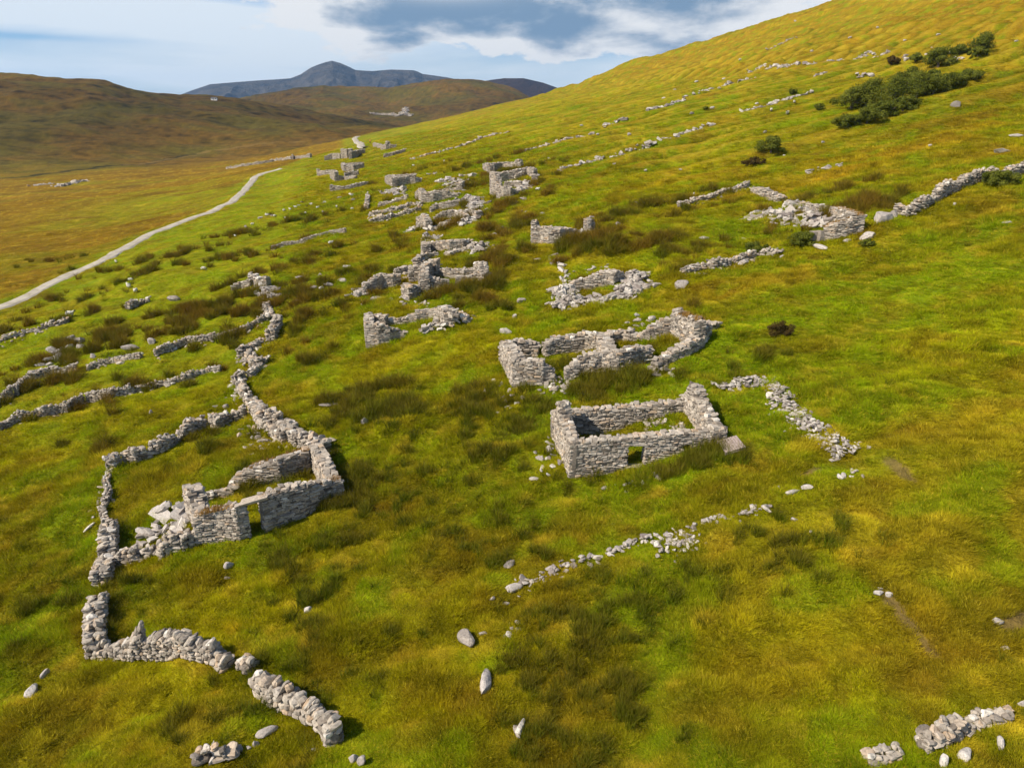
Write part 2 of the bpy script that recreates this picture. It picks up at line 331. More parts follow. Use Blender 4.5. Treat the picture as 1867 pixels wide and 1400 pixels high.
def lay_wall(S, A, B, top, T=.65, n=None, openings=(), follow=False, k=1.0, cap=True, ragged=.08, stone=(.2,.62), course=(.075,.165), coping=False, rj=.05):
    """courses of stone between A and B (outer face line); top = [(t, z)]; wall thickness T grows along n"""
    A = np.asarray(A, float); B = np.asarray(B, float); e = B[:2]-A[:2]; L = float(np.linalg.norm(e)); e = e/max(L, 1e-6)
    if n is None: n = np.array([-e[1], e[0]]); n = n if n[1] > 0 else -n
    yaw = math.atan2(e[1], e[0])
    tt = [p[0] for p in top]; tz = [p[1] for p in top]
    ss = np.linspace(0, L, max(3, int(L/.5)+2)); mid = A[None,:2] + ss[:,None]*e[None] + n[None]*T/2
    gz = H(mid[:,0], mid[:,1])
    gf = lambda s: float(np.interp(s, ss, gz)); tf = lambda s: float(np.interp(s/L, tt, tz))
    zmax = max(tz); zmin = float(gz.min())-.15
    def put(s, l, z, h, w0, dpt, tn=None, rj=.05):
        p = A[:2] + e*s + n*w0
        S.add((p[0], p[1], z), (l/2, dpt/2, h/2), (yaw + RNG.normal(0, rj), RNG.normal(0, rj), RNG.normal(0, rj)), tone() if tn is None else tn)
    z = 0.0 if follow else zmin
    lim = max(tf(s)-gf(s) for s in ss) if follow else zmax
    while z < lim:
        ch = RNG.uniform(*course)*k
        for face in (0, 1):
            s = RNG.uniform(-.1, .0)*k
            while s < L:
                l = RNG.uniform(*stone)*k
                if RNG.random() < .12: l *= 1.5
                s0, s1 = s, min(s+l, L+.08)
                s = s + l
                m = (s0+s1)/2
                zc = (gf(m)+z if follow else z) + ch/2
                if zc > tf(m) + RNG.normal(0, ragged*.5) or zc < gf(m)-.3: continue
                skip = False
                for (o0, o1, oz0, oz1) in openings:
                    if oz0-.02 < zc < oz1+.02 and s1 > o0 and s0 < o1:
                        if m <= (o0+o1)/2: s1 = o0
                        else: s0 = o1
                        if s1 - s0 < .08: skip = True
                if skip: continue
                m = (s0+s1)/2
                put(m, (s1-s0)*.99, zc, ch*RNG.uniform(.92,1.08), T*(.25+.5*face)+RNG.normal(0,.018), T*RNG.uniform(.5,.58), rj=rj)
        z += ch*.96
    # hearting inside the wall
    s = .2
    while s < L-.1:
        if not any(o0-.3 < s < o1+.3 for (o0,o1,_,_) in openings):
            g = gf(s)-.2; t = tf(s)-.12
            if t-g > .2: p = A[:2]+e*s+n*T/2; S.add((p[0],p[1],(g+t)/2), (.27, T*.30, (t-g)/2*.97), (yaw,0,0), .18)
        s += .42
    if coping:
        s = 0
        while s < L:
            l = RNG.uniform(.16,.30)*k; hh = RNG.uniform(.34,.56)*k; dp = T*RNG.uniform(.45,.8); p = A[:2] + e*(s+l/2) + n*T*RNG.uniform(.35,.65)
            S.add((p[0], p[1], tf(s+l/2)+hh*.12), (l*.56, dp/2, hh/2), (yaw+RNG.normal(0,.22), RNG.normal(.38,.18), RNG.normal(0,.2)), float(np.clip(tone()+.08,0,1))); s += l*1.0
    elif cap:
        s = 0
        while s < L:
            l = RNG.uniform(.22,.5)*k; m = s+l/2
            z0 = tf(m)
            if z0-gf(m) > .05:
                if any(o0 < m < o1 and z0 < oz1+.1 for (o0,o1,_,oz1) in openings): s += l; continue
                for w0 in ((.28,.72) if RNG.random() < .75 else (.5,)):
                    hh = RNG.uniform(.10,.24)*k
                    put(m+RNG.normal(0,.05), l*RNG.uniform(.8,1.1), z0+hh*.3+RNG.normal(0,.03), hh, T*w0+RNG.normal(0,.04), T*RNG.uniform(.34,.56), min(1, tone()+.12), .16 if not follow else .5)
            s += l*.92
def wall_pts(S, pts, T=.65, hint=(0,1), openings=(), follow=False, k=None, **kw):
    """pts in survey sightings (column, base row, top row)"""
    W = []
    for p in pts:
        P = at(p[0], p[1]); W.append((P, ztop(P, 0, p[2])))
    D = np.linalg.norm(W[0][0])
    if k is None: k = float(np.clip((D/50)**.22, .9, 1.3))
    for i in range(len(W)-1):
        A, za = W[i]; B, zb = W[i+1]; e = B[:2]-A[:2]; L = np.linalg.norm(e); e = e/max(L,1e-6)
        n = np.array([-e[1], e[0]]); n = n if n@np.array(hint) > 0 else -n
        ops = []
        for (x0, x1, yb, yt) in openings:
            if pts[i][0] <= x0 <= pts[i+1][0]:
                t0 = (x0-pts[i][0])/(pts[i+1][0]-pts[i][0]); t1 = (x1-pts[i][0])/(pts[i+1][0]-pts[i][0]); Q = A+(B-A)*(t0+t1)/2
                Q = np.array([Q[0],Q[1],hz(Q[0],Q[1])-2])
                ops.append((t0*L, t1*L, ztop(Q,0,yb), ztop(Q,0,yt)))
        lay_wall(S, A, B, [(0,za),(1,zb)], T, n, ops, follow, k, **kw)
    return W
def rubble(S, pts, width, height, size=(.12,.34), dens=1.0, k=None):
    P = [at(*p) for p in pts]
    if k is None: k = float(np.clip((np.linalg.norm(P[0])/50)**.4, 1, 1.8))
    for i in range(len(P)-1):
        A, B = P[i], P[i+1]; e = (B-A)[:2]; L = np.linalg.norm(e); e = e/max(L,1e-6); n = np.array([-e[1], e[0]])
        cnt = min(6000, int(L*width*dens*(7+16*height/(1+height*.6))*(.22/(k*(size[0]+size[1])/2))**1.6) + 1)
        s = RNG.uniform(0, L, cnt); a = np.clip(RNG.normal(0, .33, cnt), -1, 1)*width
        xy = A[None,:2] + s[:,None]*e + a[:,None]*n
        g = H(xy[:,0], xy[:,1]); pr = np.exp(-(a/width*2)**2); lump = np.clip(.75+.7*fbm(xy[:,0], xy[:,1], 2.2, 2, 205), .1, 1.5)
        q = RNG.uniform(size[0], size[1], cnt)*k*RNG.choice([.55,.8,1,1,1.35], cnt)
        d = np.stack([q*RNG.uniform(.8,1.5,cnt), q*RNG.uniform(.5,.9,cnt), q*RNG.uniform(.28,.5,cnt)], 1)*.62
        z = g + height*pr*lump*RNG.uniform(0,1,cnt)**.7 + d[:,2]*.3
        rz, r1, r2 = RNG.uniform(0,6.3,cnt), RNG.normal(0,.35,cnt), RNG.normal(0,.35,cnt); tn = np.clip(RNG.beta(2.3,2.3,cnt)+.1, 0, 1)
        for j in range(cnt): S.add((xy[j,0], xy[j,1], z[j]), d[j], (rz[j], r1[j], r2[j]), tn[j])
HAZE = 6e-5
# ------------------------------------------------------------------ ground sheet
def build_ground(naz=1000, nr=1050):
    az = np.linspace(math.radians(-58), math.radians(58), naz); r = np.exp(np.linspace(math.log(7.0), math.log(3600), nr))
    A, R = np.meshgrid(az, r); X = np.sin(A)*R; Y = np.cos(A)*R
    X = X.ravel(); Y = Y.ravel(); Z = H(X, Y)
    i = np.arange(nr-1)[:,None]*naz + np.arange(naz-1)[None]
    F = np.stack([i, i+1, i+1+naz, i+naz], -1).reshape(-1,4)
    me = mesh_from('ground', np.stack([X,Y,Z],1), F, True)
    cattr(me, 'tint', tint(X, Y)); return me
m, nt, ns, ls = nmat('turf'); out = N(ns,'ShaderNodeOutputMaterial'); b = N(ns,'ShaderNodeBsdfPrincipled', i_Roughness=.95)
b.inputs['Specular IOR Level'].default_value = .08
a = N(ns,'ShaderNodeAttribute', attribute_name='tint'); g = N(ns,'ShaderNodeNewGeometry')
n1 = N(ns,'ShaderNodeTexNoise', i_Scale=2.6, i_Detail=7.0, i_Roughness=.7); ls.new(g.outputs['Position'], n1.inputs['Vector'])
n2 = N(ns,'ShaderNodeTexNoise', i_Scale=.09, i_Detail=8.0, i_Roughness=.72); ls.new(g.outputs['Position'], n2.inputs['Vector'])
r1 = ramp(ns, [(.25,(.55,.55,.5)),(.5,(1,1,1)),(.75,(1.35,1.3,1.1))]); ls.new(n1.outputs['Fac'], r1.inputs['Fac'])
r2 = ramp(ns, [(.28,(.62,.66,.6)),(.5,(1,1,1)),(.72,(1.3,1.22,1.1))]); ls.new(n2.outputs['Fac'], r2.inputs['Fac'])
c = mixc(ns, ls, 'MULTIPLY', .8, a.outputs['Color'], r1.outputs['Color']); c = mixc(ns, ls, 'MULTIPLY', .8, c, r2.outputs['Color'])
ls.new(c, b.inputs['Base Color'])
bp = N(ns,'ShaderNodeBump', i_Strength=.9, i_Distance=.25); ls.new(n1.outputs['Fac'], bp.inputs['Height'])
bp2 = N(ns,'ShaderNodeBump', i_Strength=.5, i_Distance=3.0); ls.new(n2.outputs['Fac'], bp2.inputs['Height']); ls.new(bp.outputs[0], bp2.inputs['Normal'])
ls.new(bp2.outputs[0], b.inputs['Normal']); ls.new(b.outputs[0], out.inputs[0]); TURF = m
ground = link('ground', build_ground(), TURF, kind='structure')
# ------------------------------------------------------------------ far mountain and dark hill (own meshes, real distance)
def ridge(name, prof, D0, depth, base, mat, rough, seed, gully):
    naz, nr = 520, 150
    a0, a1 = prof[0][0], prof[0][-1]; az = np.linspace(a0, a1, naz); rr = np.linspace(D0-depth, D0+depth*.5, nr)
    A, R = np.meshgrid(az, rr); X = np.sin(A)*R; Y = np.cos(A)*R
    s = np.interp(A, *prof)*D0
    t = np.clip((R-(D0-depth))/depth, 0, 1); fall = sstep(0, depth*.5, R-D0)
    shape = t**.8
    Z = base + (s-base)*shape*(1-fall) 
    edge = np.clip(1-np.abs(t-1)*0, 0, 1)*np.where(R <= D0, np.sin(np.clip(t,0,1)*math.pi)**1.6*(1-t), 0)
    gl = 1-np.abs(fbm(A*D0*1.0, R*.22, 520, 4, seed)); Z = Z + edge*(-(1-gl)*gully*2.0 + np.minimum(0, fbm(X, Y, 260, 4, seed+9))*rough*1.6)
    i = np.arange(nr-1)[:,None]*naz + np.arange(naz-1)[None]; F = np.stack([i, i+1, i+1+naz, i+naz], -1).reshape(-1,4)
    me = mesh_from(name, np.stack([X.ravel(),Y.ravel(),Z.ravel()],1), F, True)
    return link(name, me, mat, kind='structure')
def hill_mat(name, ca, cb, cr):
    m, nt, ns, ls = nmat(name); out = N(ns,'ShaderNodeOutputMaterial'); b = N(ns,'ShaderNodeBsdfPrincipled', i_Roughness=.95); b.inputs['Specular IOR Level'].default_value=.1
    g = N(ns,'ShaderNodeNewGeometry'); n1 = N(ns,'ShaderNodeTexNoise', i_Scale=.009, i_Detail=10.0, i_Roughness=.65); ls.new(g.outputs['Position'], n1.inputs['Vector'])
    r = ramp(ns, [(.35,ca),(.6,cb)]); ls.new(n1.outputs['Fac'], r.inputs['Fac'])
    sx = N(ns,'ShaderNodeSeparateXYZ'); ls.new(g.outputs['Normal'], sx.inputs[0]); st = ramp(ns, [(.45,(1,1,1)),(.72,(0,0,0))]); ls.new(sx.outputs['Z'], st.inputs['Fac'])
    c = mixc(ns, ls, 'MIX', st.outputs['Color'], r.outputs['Color'], cr); ls.new(c, b.inputs['Base Color'])
    bp = N(ns,'ShaderNodeBump', i_Strength=1.0, i_Distance=70.0); ls.new(n1.outputs['Fac'], bp.inputs['Height']); ls.new(bp.outputs[0], b.inputs['Normal'])
    ls.new(b.outputs[0], out.inputs[0]); return m
ridge('mountain', FM, 5600, 1500, -40, hill_mat('mountain_rock_haze_tint',(.050,.050,.055),(.115,.10,.085),(.045,.055,.07)), 80, 7, 330)  # rock tones made bluish, some distance haze painted into the colour
ridge('hill', DH, 3900, 900, -60, hill_mat('dark_heather',(.045,.026,.02),(.06,.036,.024),(.05,.04,.035)), 12, 27, 14)
# ------------------------------------------------------------------ gravel track
def ribbon(pts, width, dz=.1, step=1.5, ws=None):
    P = [at(*p)[:2] for p in pts]; Q = []
    # Catmull-Rom through the sightings
    for i in range(len(P)-1):
        p0 = P[max(i-1,0)]; p1 = P[i]; p2 = P[i+1]; p3 = P[min(i+2,len(P)-1)]
        n = max(2, int(np.linalg.norm(p2-p1)/step))
        for j in range(n):
            t = j/n; Q.append(.5*((2*p1)+(-p0+p2)*t+(2*p0-5*p1+4*p2-p3)*t*t+(-p0+3*p1-3*p2+p3)*t**3))
    Q.append(P[-1]); Q = np.array(Q); T = np.gradient(Q, axis=0); T /= np.linalg.norm(T,axis=1)[:,None]; Nn = np.stack([-T[:,1],T[:,0]],1)
    cols = np.linspace(-1,1,7); V = []
    for c in cols:
        w = width/2*(1+.3*gnoise(np.arange(len(Q))*.45, np.full(len(Q), c*9)))
        xy = Q + Nn*(c*w)[:,None]; z = H(xy[:,0],xy[:,1])
        V.append(np.stack([xy[:,0],xy[:,1],z],1))
    V = np.array(V); zc = V[:,:,2].max(0); kk = np.hanning(9); kk/=kk.sum(); zc = np.convolve(np.pad(zc,4,mode='edge'),kk,'valid')
    for i,c in enumerate(cols): V[i,:,2] = np.maximum(V[i,:,2]+dz*.5, zc-.05)+dz - (.5 if abs(c)==1 else 0)
    n = len(Q); nc = len(cols); V = V.transpose(1,0,2).reshape(-1,3)
    i = np.arange(n-1)[:,None]*nc + np.arange(nc-1)[None]; F = np.stack([i,i+1,i+1+nc,i+nc],-1).reshape(-1,4)
    return V, F
m, nt, ns, ls = nmat('pale_gravel'); out = N(ns,'ShaderNodeOutputMaterial'); b = N(ns,'ShaderNodeBsdfPrincipled', i_Roughness=.95)
g = N(ns,'ShaderNodeNewGeometry'); n1 = N(ns,'ShaderNodeTexNoise', i_Scale=.55, i_Detail=8.0, i_Roughness=.7); ls.new(g.outputs['Position'], n1.inputs['Vector'])
r = ramp(ns, [(.3,(.26,.21,.14)),(.5,(.42,.37,.29)),(.7,(.54,.48,.40))]); ls.new(n1.outputs['Fac'], r.inputs['Fac']); ls.new(r.outputs['Color'], b.inputs['Base Color']); ls.new(b.outputs[0], out.inputs[0]); GRAV = m
TRACK = [(-120,612),(-60,589),(0,563),(60,536),(120,507),(180,479),(240,447),(300,420),(350,399),(395,382),(425,368),(441,352),(455,337),(475,320),(512,308)]
V, F = ribbon(TRACK, 3.0); link('track', mesh_from('track', V, F, True), GRAV, kind='structure')
V, F = ribbon([(665,271),(658,265),(650,259),(647,254),(653,250)], 3.4, .25); link('track', mesh_from('track', V, F, True), GRAV, kind='structure')
# ------------------------------------------------------------------ air
m, nt, ns, ls = nmat('air'); out = N(ns,'ShaderNodeOutputMaterial'); pv = ns.new('ShaderNodeVolumePrincipled'); pv.inputs['Density'].default_value = HAZE; pv.inputs['Color'].default_value = (.28,.58,1,1); pv.inputs['Anisotropy'].default_value = .2; ls.new(pv.outputs[0], out.inputs['Volume'])
hx, z0, z1 = 7200, -260, 430
V = [(x,y,z) for x in (-hx,hx) for y in (-600,hx+600) for z in (z0,z1)]
hzb = link('haze', mesh_from('haze', V, [(0,1,3,2),(4,6,7,5),(0,4,5,1),(2,3,7,6),(0,2,6,4),(1,5,7,3)]), m, kind='stuff')
# ------------------------------------------------------------------ camera, sun, sky
cam = bpy.data.cameras.new('camera'); co = bpy.data.objects.new('camera', cam); COL.objects.link(co); sc.camera = co
cam.sensor_width = 36; cam.lens = F0/W0*36; cam.clip_start = .5; cam.clip_end = 20000
co.rotation_euler = (math.pi/2 - PITCH, 0, 0)
SUN_AZ = math.atan2(-.90, -.44); SUN_EL = math.radians(44)
sd = Vector((math.sin(SUN_AZ)*math.cos(SUN_EL), math.cos(SUN_AZ)*math.cos(SUN_EL), math.sin(SUN_EL)))
L = bpy.data.lights.new('sun', 'SUN'); L.energy = 4.9; L.angle = math.radians(.5); L.color = (1,.90,.75)
lo = bpy.data.objects.new('sun', L); COL.objects.link(lo); lo.rotation_euler = sd.to_track_quat('Z','Y').to_euler()
w = bpy.data.worlds.new('World'); sc.world = w; w.use_nodes = True; nt = w.node_tree; ns = nt.nodes; ls = nt.links
for n in list(ns): ns.remove(n)
out = ns.new('ShaderNodeOutputWorld'); bg = ns.new('ShaderNodeBackground'); ls.new(bg.outputs[0], out.inputs[0]); bg.inputs[1].default_value = .1
sky = ns.new('ShaderNodeTexSky'); sky.sky_type = 'NISHITA'; sky.sun_disc = False; sky.sun_elevation = SUN_EL; sky.sun_rotation = SUN_AZ; sky.air_density = 1.0; sky.dust_density = .6; sky.ozone_density = 1.5
tc = ns.new('ShaderNodeTexCoord'); sp_ = ns.new('ShaderNodeSeparateXYZ'); ls.new(tc.outputs['Generated'], sp_.inputs[0])
def M(op, a, b_=None, c_=None, clamp=False):
    n = ns.new('ShaderNodeMath'); n.operation = op; n.use_clamp = clamp
    for i, v in enumerate((a, b_, c_)):
        if v is None: continue
        if isinstance(v, (int, float)): n.inputs[i].default_value = v
        else: ls.new(v, n.inputs[i])
    return n.outputs[0]
AZ = M('ARCTAN2', sp_.outputs['X'], sp_.outputs['Y']); EL = M('ARCSINE', sp_.outputs['Z'])
def noise(sx, sy, ox, oy, detail=8, rough=.55, dist=.0):
    cx = ns.new('ShaderNodeCombineXYZ'); ls.new(M('MULTIPLY_ADD', AZ, sx, ox), cx.inputs[0]); ls.new(M('MULTIPLY_ADD', EL, sy, oy), cx.inputs[1])
    n = ns.new('ShaderNodeTexNoise'); n.inputs['Scale'].default_value = 1; n.inputs['Detail'].default_value = detail; n.inputs['Roughness'].default_value = rough; n.inputs['Distortion'].default_value = dist
    ls.new(cx.outputs[0], n.inputs['Vector']); return n.outputs['Fac']
def blob(a0, e0, ra, re, amp):   # soft bump centred on a sky direction (degrees)
    da = M('MULTIPLY', M('SUBTRACT', AZ, math.radians(a0)), 1/math.radians(ra)); de = M('MULTIPLY', M('SUBTRACT', EL, math.radians(e0)), 1/math.radians(re))
    q = M('ADD', M('MULTIPLY', da, da), M('MULTIPLY', de, de)); return M('MULTIPLY', M('EXPONENT', M('MULTIPLY', q, -1)), amp)
def SS(x, a, b_):
    mr = ns.new('ShaderNodeMapRange'); mr.interpolation_type = 'SMOOTHSTEP'; ls.new(x, mr.inputs[0]); mr.inputs[1].default_value = a; mr.inputs[2].default_value = b_; return mr.outputs[0]
def mixw(f, a, b_):
    m = ns.new('ShaderNodeMix'); m.data_type = 'RGBA'
    if isinstance(f, float): m.inputs[0].default_value = f
    else: ls.new(f, m.inputs[0])
    for i, v in ((6, a), (7, b_)):
        if isinstance(v, tuple): m.inputs[i].default_value = (*v, 1)
        else: ls.new(v, m.inputs[i])
    return m.outputs[2]
cum = noise(9, 21, 3.1, 1.7, 12, .62, .1)
bias = blob(-5, 9.0, 16, 3.6, .44)
for b4 in ((10, 9.0, 14, 3.6, .42), (-14, 6.4, 5.5, 1.6, .16), (0, 5.6, 10, 1.3, .16), (-34, 6.5, 13, 5, -.45), (14, 5.4, 9, 1.2, .14), (-4, 3.4, 12, .8, -.15), (14, 2.9, 10, .9, -.2), (-22, 9.5, 2.5, 1.5, -.1)):
    bias = M('ADD', bias, blob(*b4))
dens = M('ADD', cum, bias); mask = SS(dens, .62, .70)
lit = noise(7, 19, 9.3, 4.1, 9, .55, .2)
core = SS(M('ADD', M('MULTIPLY', dens, .5), M('MULTIPLY', lit, -1.25)), -.36, .0)     # thick parts are seen from their shaded underside
for b4 in ((-5, 8.7, 4.5, .7, -.75), (4.5, 8.9, 3, .5, -.7), (-15.5, 6.8, 2.0, .8, -.6), (-12, 5.6, 1.6, .5, -.4), (-1, 5.3, 3, .35, -.5)):
    core = M('ADD', core, blob(*b4), None, True)
veil = M('MULTIPLY', SS(noise(2.2, 17, 5.3, 2.2, 7, .52, .5), .30, .66), .9)
for b4 in ((-28, 6.6, 16, 1.8, .8), (-30, 3.3, 18, .9, .5), (8, 3.2, 16, 1.2, .5), (-34, 4.9, 8, .22, -.5), (-36, 8.5, 9, 2.5, .3)): veil = M('ADD', veil, blob(*b4))
high = M('SUBTRACT', 1.0, SS(EL, .20, .42))      # clear blue overhead, out of view: cloud faded out to cut ambient light
veilc = M('MULTIPLY', M('MINIMUM', M('MAXIMUM', veil, 0.0), .93), high); mask = M('MULTIPLY', mask, high)
skyl = mixw(M('MULTIPLY', SS(EL, .03, .15), .85), mixw(.55, sky.outputs[0], (4.2,6.2,8.0)), (1.3,3.6,7.0)); skyc = mixw(high, sky.outputs[0], skyl)
skyv = mixw(veilc, skyc, (7.3,7.9,8.4))
ccol = mixw(core, (7.8,7.9,8.0), (1.9,2.9,4.2))
skyb = mixw(mask, skyv, ccol)
ls.new(skyb, bg.inputs[0])
cy = sc.cycles; cy.max_bounces = 4; cy.diffuse_bounces = 2; cy.transmission_bounces = 3; cy.volume_bounces = 0; cy.use_adaptive_sampling = True; cy.adaptive_threshold = .02; cy.use_denoising = True
vs = sc.view_settings; vs.view_transform = 'Standard'; vs.look = 'None'; vs.exposure = .22; vs.gamma = 1
# ------------------------------------------------------------------ ruins
GRASSCAP = []   # places where turf grows on wall tops
def ruin(loc_px, label, group='roofless stone cottages of the deserted village'):
    P = at(*loc_px); e = empty('ruined_house', tuple(P), label, 'ruin', group); e['_o'] = 0; del e['_o']; return e, P, float(np.linalg.norm(P))
def part(root, P, D, name, fn, mat=None, label=None):
    S = Stones(); fn(S)
    if not S.c: return None
    return link(name, S.mesh(name, P, D < 140), mat or STONE, root, label=label, kind='stuff' if name == 'rubble' else None)
def wallpart(root, P, D, name, pts, T=.65, hint=(0,1), **kw):
    lab = kw.pop('label', None); mat = kw.pop('mat', None)
    return part(root, P, D, name, lambda S: wall_pts(S, pts, T, hint, **kw), mat, lab)
def slab(root, P, name, a, b, size, z=None, tn=.8, label=None):
    """one long stone from world point a to b"""
    S = Stones(); a = np.array(a, float); b = np.array(b, float); c = (a+b)/2; e = b-a; L = np.linalg.norm(e)
    S.add(tuple(c), (L/2, size[0]/2, size[1]/2), (math.atan2(e[1],e[0]), -math.asin(e[2]/L), 0), tn)
    return link(name, S.mesh(name, P, True, .05), STONE, root, label=label)

# --- the restored cottage in the middle
R, P, D = ruin((1037,872), 'most complete roofless cottage, clean pale walls with door gap and tiny window')
A = at(1037,872); B = at(1322,808); e = (B-A)[:2]; Lf = np.linalg.norm(e); e /= Lf; n = np.array([-e[1], e[0]])
if n[1] < 0: n = -n
zt = ztop(A,0,811); DW = 5.0
gq = (at(1008,798)-A)[:2]; gq /= np.linalg.norm(gq); C = np.array([*(B[:2]+gq*DW), 0]); Dd = np.array([*(A[:2]+gq*DW), 0])
zr = ztop(B,0,786)
def zl(t): return zt + (zr-zt)*t
def tx(x): return (x-1037)/(1322-1037)
# door and window positions solved on the front face
def on_front(px, py):
    d = ray(px, py); nn = np.array([n[0], n[1], 0]); t = (A@nn)/(d@nn); q = d*t; return float((q-A)[:2]@e), float(q[2])
d0, dt_ = on_front(1147,813); d1, _ = on_front(1176,813); w0, wt = on_front(1248,811); w1, wb = on_front(1258,824)
openings = [(d0, d1, -99, dt_), (w0, w1, wb, wt)]
CK = dict(k=.85, stone=(.16,.5), course=(.09,.17))
part(R,P,D,'front_wall', lambda S: lay_wall(S, A, B, [(0,zt),(1,zr)], .7, n, openings, **CK))
ex = np.array([e[0], e[1]])
part(R,P,D,'back_wall', lambda S: lay_wall(S, Dd, C, [(0,zt+.05),(1,zr+.05)], .7, -n, **CK))
gp = [(0,0),(.2,.0),(.45,.38),(.58,.62),(.60,1.15),(.72,1.2),(.76,.45),(.9,.08),(1,0)]
part(R,P,D,'gable', lambda S: lay_wall(S, A, Dd, [(t, zt+h) for t,h in gp], .75, ex, **CK))
gp2 = [(0,0),(.1,.1),(.3,.45),(.55,.95),(.68,1.35),(.80,1.35),(.86,.5),(1,.2)]
part(R,P,D,'gable', lambda S: lay_wall(S, B, C, [(t, zr+h) for t,h in gp2], .8, -ex, **CK))
fp = lambda s, off, z: (A[0]+e[0]*s+n[0]*off, A[1]+e[1]*s+n[1]*off, z)
for off in (.16,.50): slab(R,P,'lintel', fp(d0-.35,off,dt_+.10), fp(d1+.45,off,dt_+.10), (.36,.2), tn=.62)
for off in (.16,.50): slab(R,P,'lintel', fp(w0-.2,off,wt+.06), fp(w1+.2,off,wt+.06), (.34,.1), tn=.5)
gd = hz(*(A[:2]+e*(d0+d1)/2)); slab(R,P,'doorstep', fp(d0-.1,.1,gd+.06), fp(d1+.1,.1,gd+.06), (.5,.2), tn=.55)
part(R,P,D,'rubble', lambda S: rubble(S, [(1176,772),(1215,768)], 1.2,.15,(.12,.28),1.6))
# floor interior of the cottage as loose stones near the right gable
part(R,P,D,'rubble', lambda S: rubble(S, [(1222,779),(1250,783)], 1.0,.15,(.12,.28),2.0))

# --- the compound cottage at lower left
R, P, D = ruin((360,996), 'roofless cottage in the lower left walled enclosure, thin gable stump and lintelled doorway')
wallpart(R,P,D,'front_wall', [(359,996,946),(400,990,936),(437,985,928),(457,982,928)], .75, label='short front wall left of the doorway')
wallpart(R,P,D,'front_wall', [(487,971,911),(520,958,897),(556,944,889),(627,908,879)], .75, label='long front wall right of the doorway, turf on its top')
wallpart(R,P,D,'gable', [(627,909,879),(606,871,835),(588,838,801)], .9, (-1,0), k=1.0)
wallpart(R,P,D,'back_wall', [(421,897,889),(431,893,875),(453,888,860),(480,884,851),(511,880,842),(566,864,824)], .7)
wallpart(R,P,D,'gable', [(360,994,946),(356,972,916),(353,962,893),(346,952,892),(343,949,900)], .95, (1,0), label='tall broken gable stump')
pa = at(446,984); pb = at(487,971); za = ztop(pa,0,924); zb = ztop(pb,0,909)
for off in (.2,.55): slab(R,P,'lintel', (pa[0]-.1,pa[1]+off,za), (pb[0]+.25,pb[1]+off,zb), (.36,.2), tn=.75)
wallpart(R,P,D,'wall', [(372,917,907),(400,909,901),(425,903,891)], .6)
part(R,P,D,'rubble', lambda S: rubble(S, [(265,978),(300,962),(345,962)], 2.0,.6,(.25,.6),1.1), BOULD)
part(R,P,D,'rubble', lambda S: rubble(S, [(300,935),(340,945)], 1.6,.6,(.35,.8),1.0), BOULD)

# --- long ruin with cross wall behind the cottage
R, P, D = ruin((934,709), 'long two-roomed ruin behind the complete cottage, square corner standing at its left')
wallpart(R,P,D,'gable', [(934,709,660),(925,688,637),(914,664,628)], 1.0, (1,0))
wallpart(R,P,D,'front_wall', [(934,709,661),(960,707,660),(988,704,662),(1000,702,672),(1014,700,692)], .75, label='front wall stub by the left corner, sloping down')
wallpart(R,P,D,'back_wall', [(918,662,627),(945,655,624),(968,653,626),(979,653,634)], .75)
wallpart(R,P,D,'back_wall', [(995,652,630),(1012,647,619),(1044,643,617),(1066,639,610),(1085,636,611)], .75)
wallpart(R,P,D,'cross_wall', [(1098,680,648),(1094,662,630),(1087,638,612)], 1.1, (1,0))
wallpart(R,P,D,'front_wall', [(1031,697,678),(1046,693,668),(1064,688,650),(1082,685,649),(1096,682,650),(1110,681,655),(1125,681,645),(1147,677,640),(1170,669,636),(1189,662,640)], .85)
wallpart(R,P,D,'back_wall', [(1085,634,612),(1110,630,611),(1134,625,608),(1147,623,604),(1162,622,615),(1183,621,599),(1208,615,588),(1220,614,581)], .75)
wallpart(R,P,D,'gable', [(1262,634,588),(1252,627,580),(1238,621,583),(1222,614,566)], .9, (1,0))
wallpart(R,P,D,'wall', [(1198,686,679),(1210,668,655),(1228,660,645),(1256,649,628),(1283,634,617),(1296,612,592)], .8, (0,1), label='low curved yard wall at the right end')
wallpart(R,P,D,'wall', [(1266,604,592),(1280,602,589),(1296,604,591)], .8)
part(R,P,D,'rubble', lambda S: rubble(S, [(985,708),(1015,708),(1035,700)], 1.4,.25,(.15,.4),1.2))
part(R,P,D,'rubble', lambda S: rubble(S, [(1197,688),(1222,664)], 1.2,.2,(.2,.4),1.2), RUBBLE)

# --- collapsed ring
R, P, D = ruin((1026,558), 'collapsed ruin, a ring of pale loose rubble round a grassy middle')
wallpart(R,P,D,'back_wall', [(1040,531,519),(1066,528,511),(1083,527,503),(1101,524,496),(1119,520,497),(1138,513,499)], .8)
part(R,P,D,'rubble', lambda S: rubble(S, [(1141,508),(1160,518),(1155,533),(1133,543),(1126,547)], 2.2,.8,(.2,.45),2.8), RUBBLE)
part(R,P,D,'rubble', lambda S: rubble(S, [(1126,547),(1090,549),(1054,549),(1026,556),(1010,564)], 1.7,.6,(.2,.45),2.8), RUBBLE)
part(R,P,D,'rubble', lambda S: rubble(S, [(1004,540),(1031,532),(1050,529)], 1.8,.7,(.2,.45),2.6), RUBBLE)
part(R,P,D,'rubble', lambda S: rubble(S, [(1033,527),(1036,509),(1012,474),(1004,468)], 1.0,.2,(.25,.45),.7), RUBBLE)

